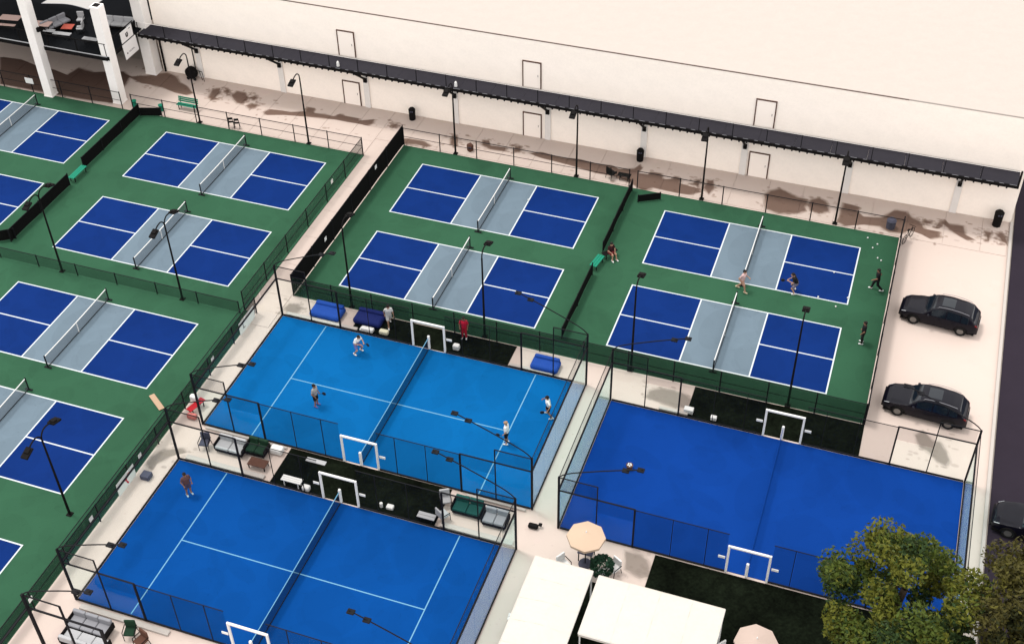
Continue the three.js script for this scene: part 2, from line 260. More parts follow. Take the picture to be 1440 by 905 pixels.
[[-20.27, 2.08, 'beside the teal bench and walkway', 'the court nearest the teal bench on the walkway'],
 [-20.23, 10.84, 'behind the two twin headed lamps', 'the court behind the twin headed lamps'],
 [0, 0, 'between the black wall screen and walkway fence', 'the court in the corner of path and walkway'],
 [0.08, 8.46, 'behind the person in red', 'the court behind the person in red'],
 [18.26, 0.05, 'with the player in dark clothes on it', 'the court with the player in dark clothes'],
 [18.21, 8.55, 'beside the lower parked car', 'the court between the pink shirted player and black turf'],
 [-20.23, 20.86, 'in front of the two twin headed lamps', 'the court in front of the twin headed lamps'],
 [-20.19, 29.56, 'beside the banner with a red mark', 'the court beside the red marked banner'],
 [-38.77, 2.02, 'below the two tall white columns', 'the court below the white columns'],
 [-38.65, 10.79, 'behind the black screen with a teal bench gap', 'the court behind the black divider screen'],
 [-20.18, 39.38, 'past the twin headed lamp by the red marked banner', 'the court past the red marked banner'],
].forEach(([x, z, a, b]) => pickleballCourt(x, z, BG + a, NL + b));

// ---------------------------------------------------------------- building: wall, roof, pilasters, doors
const ZW = -9.05;
{
  const b = thing('warehouse_building', 'long plain beige building with two rows of doors and a dark gallery', 'building', [0, 0, 0]);
  part('wall', metreUV(box(66.3, 8.1, 0.3, 1.15, 4.05, ZW - 0.15)), M.wall, b);
  part('side_wall', metreUV(box(0.3, 8.1, 55, 34.15, 4.05, ZW - 27.8)), M.wall, b);
  part('side_wall', metreUV(box(0.3, 8.1, 55, -31.85, 4.05, ZW - 27.8)), M.wall, b);
  const roof = part('roof', metreUV(box(66.3, 0.1, 55.2, 1.15, 8.152, ZW - 27.6)), M.roof, b);
  part('edge_flashing', box(58, 0.045, 0.03, -3, 8.145, ZW + 0.018), M.brown, roof);
  for (let i = 0; i < 9; i++) part('pilaster', metreUV(box(0.46, 3.9, 0.10, -28.4 + i * 7.355, 1.95, ZW + 0.052)), M.pilaster, b);
  const door = (x0, x1, y0, y1) => {
    const d = part('door', rbox(x1 - x0 - 0.14, y1 - y0 - 0.08, 0.05, (x0 + x1) / 2, (y0 + y1) / 2 - 0.04, ZW + 0.028, 0.01), M.doorLeaf, b);
    const f = 0.075;
    part('frame', [box(f, y1 - y0, 0.08, x0 + f / 2, (y0 + y1) / 2, ZW + 0.042), box(f, y1 - y0, 0.08, x1 - f / 2, (y0 + y1) / 2, ZW + 0.042), box(x1 - x0 - 2 * f, f, 0.08, (x0 + x1) / 2, y1 - f / 2, ZW + 0.042)], M.brown, d);
    part('handle', bar([x1 - 0.25, y0 + 0.95, ZW + 0.09], [x1 - 0.25, y0 + 1.12, ZW + 0.09], 0.015), M.darkSteel, d);
  };
  for (const x of [-15.75, -0.95, 16.08]) { door(x, x + 1.48, 0.03, 2.1); door(x, x + 1.45, 4.28, 6.42); }
  part('downpipe', [bar([-31.75, 0, ZW + 0.12], [-31.75, 4, ZW + 0.12], 0.085, 10)], M.black, b);
  part('downpipe', [bar([-28.85, 0.1, ZW + 0.1], [-28.85, 4, ZW + 0.1], 0.04, 8)], M.black, b);
}
{ // gallery
  const g = thing('gallery', 'dark grey upper gallery with posts and brackets running along the beige wall', 'gallery', [0, 0, 0]);
  const x0 = -32.3, x1 = 33.95, zf = -7.22, L = x1 - x0, cx = (x0 + x1) / 2;
  for (let x = x0, i = 0; i < 27; i++, x += L / 27) part('floor_panel', metreUV(box(L / 27 - 0.012, 0.08, zf - ZW - 0.14, x + L / 54, 4.21, (zf + ZW) / 2 + 0.06)), M.deckGrey, g);
  part('fascia', box(L, 0.21, 0.10, cx, 4.125, zf + 0.05), M.black, g);
  part('edge_trim', [...Array(90)].map((_, i) => box(L / 90 * rr(0.3, 0.7), 0.012, 0.03, x0 + (i + 0.5) * L / 90, 4.252, zf + 0.055)), M.grey, g).userData.kind = 'stuff';
  part('joist_ends', [...Array(126)].map((_, i) => box(0.10, 0.10, 0.16, x0 + 0.3 + i * (L - 0.5) / 126, 3.95, zf - 0.02)), M.black, g).userData.kind = 'stuff';
  part('joist', box(L, 0.16, 0.12, cx, 4.08, ZW + 0.12), M.black, g);
  for (let i = 0; i <= 28; i++) part('post', box(0.05, 1.04, 0.05, x0 + 0.1 + i * (L - 0.2) / 28, 4.78, zf + 0.02), M.darkSteel, g);
  part('top_rail', bar([x0, 5.3, zf + 0.02], [x1, 5.3, zf + 0.02], 0.018), M.pilaster, g);
  for (let i = 0; i < 18; i++) {
    const x = -28.4 + i * 3.678; if (x > x1) break;
    const m = part('bracket', i % 2 ? [bar([x, 3.98, zf], [x, 2.95, ZW + 0.1], 0.05)] : [bar([x, 4.0, zf], [x, 2.62, ZW + 0.2], 0.085), box(0.26, 0.34, 0.16, x, 2.5, ZW + 0.19)], M.black, g);
  }
  part('corner_post', box(0.12, 1.1, 0.12, x1 - 0.06, 4.81, zf + 0.03), M.black, g);
  for (const x of [-15.1, -5.6]) single('gallery_lantern', [cyl(0.10, 0.12, 0.3, x, 4.42, zf - 0.25, 10), cyl(0.05, 0.1, 0.1, x, 4.62, zf - 0.25, 10)], M.white, x < -10 ? 'small white lantern on the gallery before an upper door' : 'small white lantern on the gallery behind a lamp post', 'lantern');
}
// ---------------------------------------------------------------- terrace, columns, sails, banners
{
  const t = thing('terrace', 'raised dark terrace floor carried past the white columns with furniture on it', 'terrace', [0, 0, 0]);
  const x0 = -56, x1 = -32.55, z0 = -16, z1 = -3.3;
  for (let x = x0; x < x1 - 0.1; x += 2.345) part('floor_panel', metreUV(box(2.333, 0.12, z1 - z0, x + 1.17, 4.19, (z0 + z1) / 2)), M.terraceFloor, t);
  part('fascia', box(x1 - x0, 0.3, 0.12, (x0 + x1) / 2, 4.1, z1 + 0.06), M.black, t);
  part('edge_trim', box(x1 - x0, 0.05, 0.06, (x0 + x1) / 2, 4.285, z1 + 0.07), M.greyPale, t);
  part('side_fascia', box(0.12, 0.3, z1 + 7.2, x1 + 0.06, 4.1, (z1 - 7.2) / 2), M.black, t);
  for (let i = 0; i < 9; i++) part('post', box(0.06, 1.02, 0.06, x1 - 0.1 - i * 2.6, 4.78, z1 - 0.04), M.black, t);
  part('rail', box(x1 - x0, 0.05, 0.06, (x0 + x1) / 2, 5.31, z1 - 0.04), M.black, t);
  for (let i = 0; i < 3; i++) part('post', box(0.06, 1.02, 0.06, x1 - 0.05, 4.78, z1 - 0.6 - i * 1.6), M.black, t);
  part('side_rail', box(0.06, 0.05, 3.9, x1 - 0.05, 5.31, z1 - 1.99), M.black, t);
  for (const x of [-45, -39, -34]) part('support_wall', metreUV(box(0.4, 4, 6, x, 2, -14.5)), M.pilaster, t);
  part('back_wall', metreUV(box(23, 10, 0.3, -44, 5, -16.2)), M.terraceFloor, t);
  part('back_wall_return', metreUV(box(0.3, 4, 5, -33.2, 2, -11.6)), M.pilaster, t);
  const col = (x, z, h, w, label) => {
    const c = thing('terrace_column', label, 'column', [x, 0, z]);
    part('shaft', metreUV(rbox(w, h, w, 0, h / 2, 0, 0.03)), M.column, c); part('cap', box(w * 0.62, 0.04, w * 0.62, 0, h + 0.02, 0), M.black, c);
    part('base', rbox(w + 0.06, 0.12, w + 0.06, 0, 0.09, 0), M.column, c); return c;
  };
  const c1 = col(-38.6, -3.4 + 0.48, 10.5, 0.74, 'tall white square column with a small black speaker box');
  part('speaker_box', rbox(0.22, 0.34, 0.24, 0.46, 5.8, -0.1), M.black, c1);
  col(-32.75, -3.4 + 0.03 - 0.35, 8.35, 0.78, 'tall white square column with a black capped top beside the banners');
  col(-32.6, -8.55, 10.5, 0.95, 'white square column where the terrace meets the gallery');
  const sail = (pts, label) => {
    const N = 10, P = [], I = [], A = pts.map(p => V(...p));
    for (let i = 0; i <= N; i++) for (let j = 0; j <= N; j++) {
      const u = i / N, v = j / N, p = A[0].clone().multiplyScalar((1 - u) * (1 - v)).addScaledVector(A[1], u * (1 - v)).addScaledVector(A[2], u * v).addScaledVector(A[3], (1 - u) * v);
      p.y -= 0.5 * Math.sin(u * Math.PI) * Math.sin(v * Math.PI);
      const cx = A[0].clone().add(A[1]).add(A[2]).add(A[3]).multiplyScalar(0.25), pull = 0.10 * Math.max(4 * u * (1 - u) * Math.abs(2 * v - 1) ** 3, 4 * v * (1 - v) * Math.abs(2 * u - 1) ** 3);
      p.lerp(cx, pull); P.push(p.x, p.y, p.z);
      if (i < N && j < N) { const a = i * (N + 1) + j; I.push(a, a + N + 1, a + 1, a + 1, a + N + 1, a + N + 2); }
    }
    const g = new THREE.BufferGeometry(); g.setAttribute('position', new THREE.Float32BufferAttribute(P, 3)); g.setIndex(I); g.computeVertexNormals();
    const s = thing('shade_sail', label, 'shade sail'); part('cloth', g, M.sail, s);
    part('edge_rope', [[0, 1], [1, 2], [2, 3], [3, 0]].map(([a, b]) => tube([pts[a], A[a].clone().add(A[b]).multiplyScalar(0.5).lerp(A[0].clone().add(A[1]).add(A[2]).add(A[3]).multiplyScalar(0.25), 0.1).toArray(), pts[b]], 0.02, 10, 5)), M.grey, s);
  };
  sail([[-37.2, 8.1, -3.1], [-33.1, 8.2, -3.2], [-31.6, 8.4, -11], [-36.4, 8.3, -9.5]], 'grey shade sail stretched from the black capped white column');
  sail([[-48, 8.1, -3.2], [-38.9, 8.4, -3.2], [-39.4, 9.2, -10], [-48, 8.6, -10]], 'grey shade sail stretched from the column with the speaker box');
  // banners on the terrace's side rail
  const banner = (label, y0, y1, z0, z1, draw, tilt) => {
    const cv = document.createElement('canvas'); cv.width = 256; cv.height = 192; const c = cv.getContext('2d'); c.fillStyle = '#ece8e6'; c.fillRect(0, 0, 256, 192); draw(c);
    const tx = new THREE.CanvasTexture(cv); tx.colorSpace = THREE.SRGBColorSpace;
    const b = thing('banner', label, 'banner', [-32.36, (y0 + y1) / 2, (z0 + z1) / 2]); b.rotation.z = tilt;
    part('board', rbox(0.03, y1 - y0, Math.abs(z1 - z0), 0, 0, 0, 0.01), M.white, b);
    part('print', new THREE.PlaneGeometry(Math.abs(z1 - z0) - 0.02, y1 - y0 - 0.02).rotateY(Math.PI / 2).translate(0.018, 0, 0), mat(1, 1, 1, 0.7, { map: tx }), b);
  };
  banner('white banner with a black shield mark on the terrace rail', 4.42, 5.35, -6.7, -5.1, c => { c.fillStyle = '#161214'; c.beginPath(); c.moveTo(98, 70); c.lineTo(150, 62); c.lineTo(156, 110); c.quadraticCurveTo(150, 140, 128, 150); c.quadraticCurveTo(104, 140, 98, 110); c.fill(); c.fillStyle = '#ece8e6'; c.fillRect(112, 84, 28, 8); c.fillRect(116, 106, 22, 7); c.fillStyle = '#2a2426'; c.fillRect(176, 26, 46, 10); }, 0);
  banner('white banner with small grey lettering hung below the shield banner', 3.02, 4.28, -6.95, -5.1, c => { c.fillStyle = '#6d6668'; c.fillRect(40, 118, 22, 20); c.fillRect(84, 118, 40, 6); c.fillRect(84, 130, 110, 5); c.fillRect(130, 118, 52, 6); c.strokeStyle = '#a8a2a2'; c.strokeRect(2, 2, 252, 188); }, 0.06);
}
// ---------------------------------------------------------------- furniture kit
function sofa(label, x, y, z, turn, len, m, name = 'sofa') {
  const s = thing(name, label, name.replace(/_/g, ' '), [x, y, z], turn);
  part('frame', rbox(len, 0.18, 0.8, 0, 0.2, 0, 0.03), M.black, s);
  const n = Math.max(1, Math.round(len / 0.75));
  for (let i = 0; i < n; i++) { const w = len / n - 0.02, px = -len / 2 + (i + 0.5) * len / n; part('cushion', rbox(w, 0.18, 0.7, px, 0.38, 0.05, 0.06), m, s); part('back_cushion', rbox(w, 0.42, 0.18, px, 0.62, -0.32, 0.06).rotateX(0), m, s); }
  for (const k of [-1, 1]) part('armrest', rbox(0.07, 0.4, 0.78, k * (len / 2 + 0.03), 0.42, 0, 0.02), M.black, s);
  for (const a of [-1, 1]) for (const b of [-1, 1]) part('leg', cyl(0.025, 0.02, 0.14, a * (len / 2 - 0.08), 0.07, b * 0.32, 8), M.black, s);
  return s;
}
function bench(label, x, y, z, turn, len, m, opt = {}) {
  const s = thing(opt.name || 'bench', label, opt.cat || 'bench', [x, y, z], turn), w = opt.w || 0.42, h = opt.h || 0.45, n = opt.n || 3;
  for (let i = 0; i < n; i++) part('slat', rbox(len, 0.05, w / n - 0.015, 0, h - 0.025, -w / 2 + (i + 0.5) * w / n, 0.012), m, s);
  for (const a of [-1, 1]) part('leg', [box(0.05, h - 0.05, 0.05, a * (len / 2 - 0.18), (h - 0.05) / 2, -w / 2 + 0.06), box(0.05, h - 0.05, 0.05, a * (len / 2 - 0.18), (h - 0.05) / 2, w / 2 - 0.06), box(0.05, 0.05, w - 0.1, a * (len / 2 - 0.18), h - 0.075, 0)], opt.leg || M.darkSteel, s);
  if (opt.back) { for (let i = 0; i < 3; i++) part('back_slat', rbox(len, 0.13, 0.03, 0, h + 0.14 + i * 0.15, -w / 2 - 0.02 - i * 0.025, 0.01), m, s); for (const a of [-1, 1]) part('back_post', bar([a * (len / 2 - 0.18), h - 0.05, -w / 2 + 0.02], [a * (len / 2 - 0.18), h + 0.52, -w / 2 - 0.1], 0.025), M.darkSteel, s); }
  return s;
}
function table(label, x, y, z, turn, w, d, h, m, name = 'table') {
  const s = thing(name, label, 'table', [x, y, z], turn);
  part('top', rbox(w, 0.05, d, 0, h - 0.025, 0, 0.015), m, s);
  for (const a of [-1, 1]) for (const b of [-1, 1]) part('leg', box(0.05, h - 0.05, 0.05, a * (w / 2 - 0.07), (h - 0.05) / 2, b * (d / 2 - 0.07)), M.black, s);
  return s;
}
function chair(label, x, y, z, turn, m, name = 'chair') {
  const s = thing(name, label, 'chair', [x, y, z], turn);
  part('seat', rbox(0.55, 0.12, 0.55, 0, 0.42, 0, 0.04), m, s); part('backrest', rbox(0.55, 0.5, 0.1, 0, 0.72, -0.26, 0.04), m, s);
  for (const a of [-1, 1]) part('armrest', [bar([a * 0.3, 0.62, -0.25], [a * 0.3, 0.6, 0.25], 0.025), bar([a * 0.3, 0.6, 0.25], [a * 0.28, 0, 0.28], 0.02)], M.black, s);
  for (const a of [-1, 1]) part('leg', bar([a * 0.26, 0.4, -0.24], [a * 0.28, 0, -0.3], 0.02), M.black, s);
  return s;
}
function umbrella(label, x, z, r, h, m, sides = 8, turn = 0.2) {
  const s = thing('umbrella', label, 'umbrella', [x, 0, z], turn);
  const c = new THREE.ConeGeometry(r, r * 0.34, sides, 3, true);
  const can = part('canopy', [c.translate(0, h - r * 0.1, 0)], m, s);
  part('valance', [new THREE.CylinderGeometry(r, r * 1.005, 0.14, sides, 1, true).translate(0, h - r * 0.27 - 0.07, 0)], m, can);
  part('finial', cyl(0.02, 0.05, 0.14, 0, h + r * 0.09, 0, 8), M.white, s);
  part('pole', cyl(0.03, 0.03, h, 0, h / 2, 0, 10), M.darkSteel, s);
  part('base', cyl(0.32, 0.36, 0.09, 0, 0.045, 0, 20), M.slate, s);
  for (let i = 0; i < sides; i++) { const a = (i + 0.5) / sides * 6.2832; part('rib', bar([0, h - 0.12, 0], [Math.sin(a) * r * 0.8, h - r * 0.28, Math.cos(a) * r * 0.8], 0.012, 5), M.darkSteel, s); }
}
function bin(label, x, z, r = 0.27, h = 1.0, m = M.black, sides = 8) {
  const s = thing('litter_bin', label, 'bin', [x, 0.03, z], 0.2);
  part('body', cyl(r, r * 0.92, h - 0.14, 0, (h - 0.14) / 2, 0, sides), m, s); part('lid', cyl(r * 0.72, r * 1.06, 0.14, 0, h - 0.07, 0, sides), m, s); part('flap', box(r * 0.9, 0.1, 0.02, 0, h - 0.2, r * 0.93), M.slate, s);
}
const TY = 4.25;
table('pink topped picnic table near the terrace edge', -42.6, TY, -5.3, 0.15, 1.7, 0.8, 0.72, M.pinkWood, 'picnic_table');
table('pink topped picnic table half hidden behind a white column', -39.7, TY, -5.2, 0.15, 1.7, 0.8, 0.72, M.pinkWood, 'picnic_table');
bench('black bench pushed under the outer pink topped table', -42.6, TY, -4.6, 0.15, 1.6, M.pinkWood, { w: 0.3 });
sofa('pale grey three seat sofa on the terrace beside a coral table', -38.95, TY, -6.0, 1.2, 2.3, M.grey);
table('low coral red coffee table between the terrace seats', -37.85, TY, -6.0, 0.25, 0.9, 0.8, 0.34, M.coral, 'coffee_table');
chair('white armchair facing the coral table from behind', -37.45, TY, -7.2, 0.3, M.greyPale, 'armchair');
chair('white armchair turned sideways beside the coral table', -36.7, TY, -6.0, -1.2, M.greyPale, 'armchair');
bench('pale slatted bench before the grey terrace sofa', -37.5, TY, -4.75, 0.1, 1.5, M.greyPale, { n: 4 });
bench('pale slatted stool on the terrace edge', -38.75, TY, -4.85, 0.1, 0.9, M.greyPale, { n: 3, name: 'stool', cat: 'stool' });
bench('pale slatted bench behind the black capped column', -34.9, TY, -4.7, 0.05, 1.3, M.greyPale, { n: 4 });
sofa('long white sofa behind the shield banner', -34.3, TY, -7.6, 0.15, 2.6, M.greyPale);

// ---------------------------------------------------------------- fences
function fence(label, a, b, h, o = {}) {
  const dx = b[0] - a[0], dz = b[1] - a[1], L = Math.hypot(dx, dz), f = thing(o.name || 'fence', label, 'fence', [a[0], 0.02, a[1]], Math.atan2(-dz, dx), o.group);
  const n = Math.max(1, Math.round(L / (o.step || 2.9))), s = L / n, r = o.r || 0.035;
  for (let i = 0; i <= n; i++) part('post', [cyl(r * 1.15, r * 1.15, h, i * s, h / 2, 0, 8), new THREE.SphereGeometry(r * 1.25, 8, 5).translate(i * s, h, 0)], M.darkSteel, f);
  part('top_rail', bar([0, h - 0.03, 0], [L, h - 0.03, 0], r * 0.8), M.darkSteel, f);
  for (const y of o.rails || []) part('rail', bar([0, y, 0], [L, y, 0], r * 0.6), M.darkSteel, f);
  const hs = o.cover ?? h - 0.06;
  for (let i = 0; i < n; i++) {
    const N = 8, g = new THREE.PlaneGeometry(s - r * 2, hs, N, 2).translate(i * s + s / 2, 0.03 + hs / 2, 0), p = g.attributes.position, uv = g.attributes.uv;
    for (let k = 0; k < p.count; k++) { uv.setXY(k, p.getX(k) / 0.1, p.getY(k) / 0.1); if (o.bulge) p.setZ(k, o.bulge * Math.sin((p.getX(k) - i * s) / s * Math.PI) * (0.6 + 0.4 * Math.sin(i * 2.3))); }
    g.computeVertexNormals(); part(o.panel || 'mesh_panel', g, o.m || M.chain, f);
  }
  if (o.screen) for (let i = 0; i < n; i++) { const g = new THREE.PlaneGeometry(s - r * 2, hs - 0.1).translate(i * s + s / 2, 0.05 + hs / 2, 0.03), p = g.attributes.position, uv = g.attributes.uv; for (let k = 0; k < p.count; k++) uv.setXY(k, p.getX(k) / 0.1, p.getY(k) / 0.1); part('windscreen', g, o.screen, f); }
  return f;
}
const EX = -10.45;
fence('dark wire fence between the courts and the white columns', [-54, -2.87], [-32.0, -2.87], 1.5, { rails: [0.75] });
fence('open rail fence between the courts and the teal bench', [-31.0, -2.87], [-11.4, -2.87], 1.5, { rails: [0.75] });
fence('green screened fence along the narrow concrete path', [-11.38, -2.8], [-11.38, 15.6], 1.5, { screen: M.screenLight, rails: [0.75] });
fence('green screened fence beside the lined blue courts', [EX, 15.7], [EX, 45.5], 1.35, { screen: M.screenGreen, rails: [0.7] });
fence('low grey green wire fence across the courts under twin lamps', [-29.6, 16.0], [-11.5, 16.0], 0.97, { screen: M.screenLight, step: 2.95 });
fence('black screen between courts running up to the walkway fence', [-30.2, -2.5], [-30.2, 5.2], 1.02, { m: M.screenBlack, panel: 'windscreen', bulge: 0.04, name: 'divider_screen' });
fence('black screen between courts ending at the low wire fence', [-30.0, 7.3], [-30.0, 14.3], 1.02, { m: M.screenBlack, panel: 'windscreen', bulge: 0.04, name: 'divider_screen' });
fence('dark open gate leaf beside the black divider screen end', [-30.9, 14.6], [-29.9, 13.9], 0.9, { m: M.screenBlack, panel: 'windscreen', name: 'gate', step: 1.3 });
fence('black gate leaf standing open next to the walkway fence', [-30.1, -2.4], [-28.5, -2.9], 0.75, { m: M.screenBlack, panel: 'windscreen', name: 'gate', step: 1.7 });
fence('tall black screened wall fence along the concrete path', [-9.05, -5.05], [-9.05, 13.3], 1.68, { m: M.screenBlack, panel: 'windscreen', bulge: 0.03 });
fence('open rail fence between black wall screen and gallery wall', [-9.0, -5.02], [8.4, -5.02], 1.5, { rails: [0.75] });
fence('open rail fence meeting the car park corner', [9.0, -5.02], [27.4, -5.02], 1.5, { rails: [] });
fence('black screened fence between green courts and the car park', [27.38, -5.0], [27.38, 13.4], 1.75, { m: M.screenBlack, panel: 'windscreen', bulge: 0.03 });
fence('dark green screened fence in front of the umbrella less turf strip', [-9.0, 13.38], [27.3, 13.38], 1.6, { screen: M.screenGreen, rails: [0.8] }).userData.label = 'dark green screened fence between the green courts and black turf strips';
fence('black screen behind the seated person on the green court', [8.75, -4.6], [8.75, 2.9], 1.0, { m: M.screenBlack, panel: 'windscreen', bulge: 0.05, name: 'divider_screen' });
fence('black screen past the teal seat beside the seated person', [8.72, 5.3], [8.72, 11.9], 1.0, { m: M.screenBlack, panel: 'windscreen', bulge: 0.05, name: 'divider_screen' });
fence('black gate leaf lying open on the green court by the walkway', [9.5, -3.4], [10.9, -4.2], 0.62, { m: M.screenBlack, panel: 'windscreen', name: 'gate', step: 1.6 });

function plaque(label, x, y, z, w, h, draw, face = 1, yaw = Math.PI / 2) {
  const s = thing('fence_sign', label, 'sign', [x, y, z], yaw);
  part('board', rbox(w, h, 0.02, 0, 0, 0, 0.008), M.white, s);
  if (draw) {
    const cv = document.createElement('canvas'); cv.width = 256; cv.height = Math.round(256 * h / w); const c = cv.getContext('2d'); c.fillStyle = '#e6e6e2'; c.fillRect(0, 0, 256, cv.height); draw(c, cv.height);
    const t = new THREE.CanvasTexture(cv); t.colorSpace = THREE.SRGBColorSpace; part('print', new THREE.PlaneGeometry(w - 0.02, h - 0.02).translate(0, 0, 0.013), mat(1, 1, 1, 0.7, { map: t }), s);
  }
}
plaque('white banner with a red looping mark on the green screened fence', EX + 0.06, 0.52, 30.95, 1.7, 0.95, (c, h) => { c.strokeStyle = '#b3202c'; c.lineWidth = 16; c.beginPath(); c.moveTo(150, h * 0.85); c.quadraticCurveTo(110, h * 0.5, 150, h * 0.25); c.quadraticCurveTo(190, h * 0.1, 190, h * 0.4); c.moveTo(150, h * 0.3); c.lineTo(110, h * 0.45); c.stroke(); });
plaque('white banner with a small grey mark where the fence turns', EX + 0.06, 0.52, 17.0, 1.9, 0.95, (c, h) => { c.strokeStyle = '#3c3c3c'; c.lineWidth = 9; c.beginPath(); c.moveTo(60, h * 0.3); c.lineTo(60, h * 0.7); c.lineTo(90, h * 0.7); c.moveTo(60, h * 0.3); c.lineTo(86, h * 0.3); c.stroke(); });
for (const [x, y, z] of [[-11.33, 1.15, 2.4], [-8.99, 1.3, 0.0], [-8.99, 1.0, 8.4], [EX + 0.06, 0.95, 21.2], [EX + 0.06, 0.9, 29.4], [EX + 0.06, 0.95, 34.2], [EX + 0.06, 0.9, 39.6]]) {
  const s = single('small_fence_plaque', rbox(0.02, 0.3, 0.3, x, y, z, 0.008), M.white, 'small plain white plaque tied to a court fence', 'sign', 'small plaques on the fences');
}
single('court_notice', [rbox(0.75, 0.5, 0.02, -40.3, 1.05, -2.8, 0.01)], M.white, 'blank white notice on the wire fence by the column with a speaker', 'sign');

// ---------------------------------------------------------------- lamp posts
function lampPost(label, x, z, H, dirs, group) {
  const l = thing('lamp_post', label, 'lamp post', [x, 0.02, z], 0, group);
  part('pole', [new THREE.CylinderGeometry(0.05, 0.075, H - 0.4, 10).translate(0, (H - 0.4) / 2, 0)], M.black, l);
  part('base_plate', rbox(0.32, 0.06, 0.32, 0, 0.03, 0), M.black, l);
  for (const s of dirs) {
    const a = part('arm', tube([[0, H - 0.6, 0], [0, H - 0.12, s * 0.05], [0, H + 0.12, s * 0.32], [0, H + 0.1, s * 0.7], [0, H - 0.02, s * 0.95]], 0.042, 18, 8), M.black, l);
    const hd = part('lamp_head', [rbox(0.42, 0.13, 0.66, 0, 0, 0, 0.04), rbox(0.3, 0.1, 0.3, 0, 0.09, -0.1 * s, 0.03)].map(g => g.rotateX(s * 0.32).translate(0, H - 0.13, s * 1.18)), M.black, l);
    part('lens', box(0.32, 0.012, 0.5).rotateX(s * 0.32).translate(0, H - 0.205, s * 1.165), M.slate, hd);
  }
}
const LG = 'single lamps along the walkway fence';
for (const [x, z, where] of [[-25.2, -3.0, 'next to the teal bench'], [-15.9, -2.95, 'on the fence near the corner of path and walkway'], [-4.9, -5.1, 'nearest the top of the black wall screen'], [4.45, -5.1, 'on the fence between two green courts'], [13.65, -5.15, 'above the court with the pink shirted player'], [22.95, -5.2, 'on the fence near the car park']]) lampPost('black single arm lamp post ' + where, x, z, 6.0, [1], LG);
lampPost('black twin arm lamp post on the low wire fence beside the black screen', -24.8, 15.95, 6.3, [-1, 1]);
lampPost('black twin arm lamp post on the low wire fence before a court net', -15.7, 15.95, 6.3, [-1, 1]);
lampPost('black twin arm lamp post beside the fence plaque and red marked banner', -12.3, 33.7, 6.2, [-1, 1]);
for (const [x, z, where] of [[-4.95, 13.2, 'behind the blue sofas'], [4.1, 13.2, 'behind the person in red'], [13.5, 13.25, 'behind the unlined blue court corner'], [22.95, 13.3, 'behind the white frame of the unlined court']]) lampPost('black single arm lamp post ' + where, x, z, 6.6, [-1]);
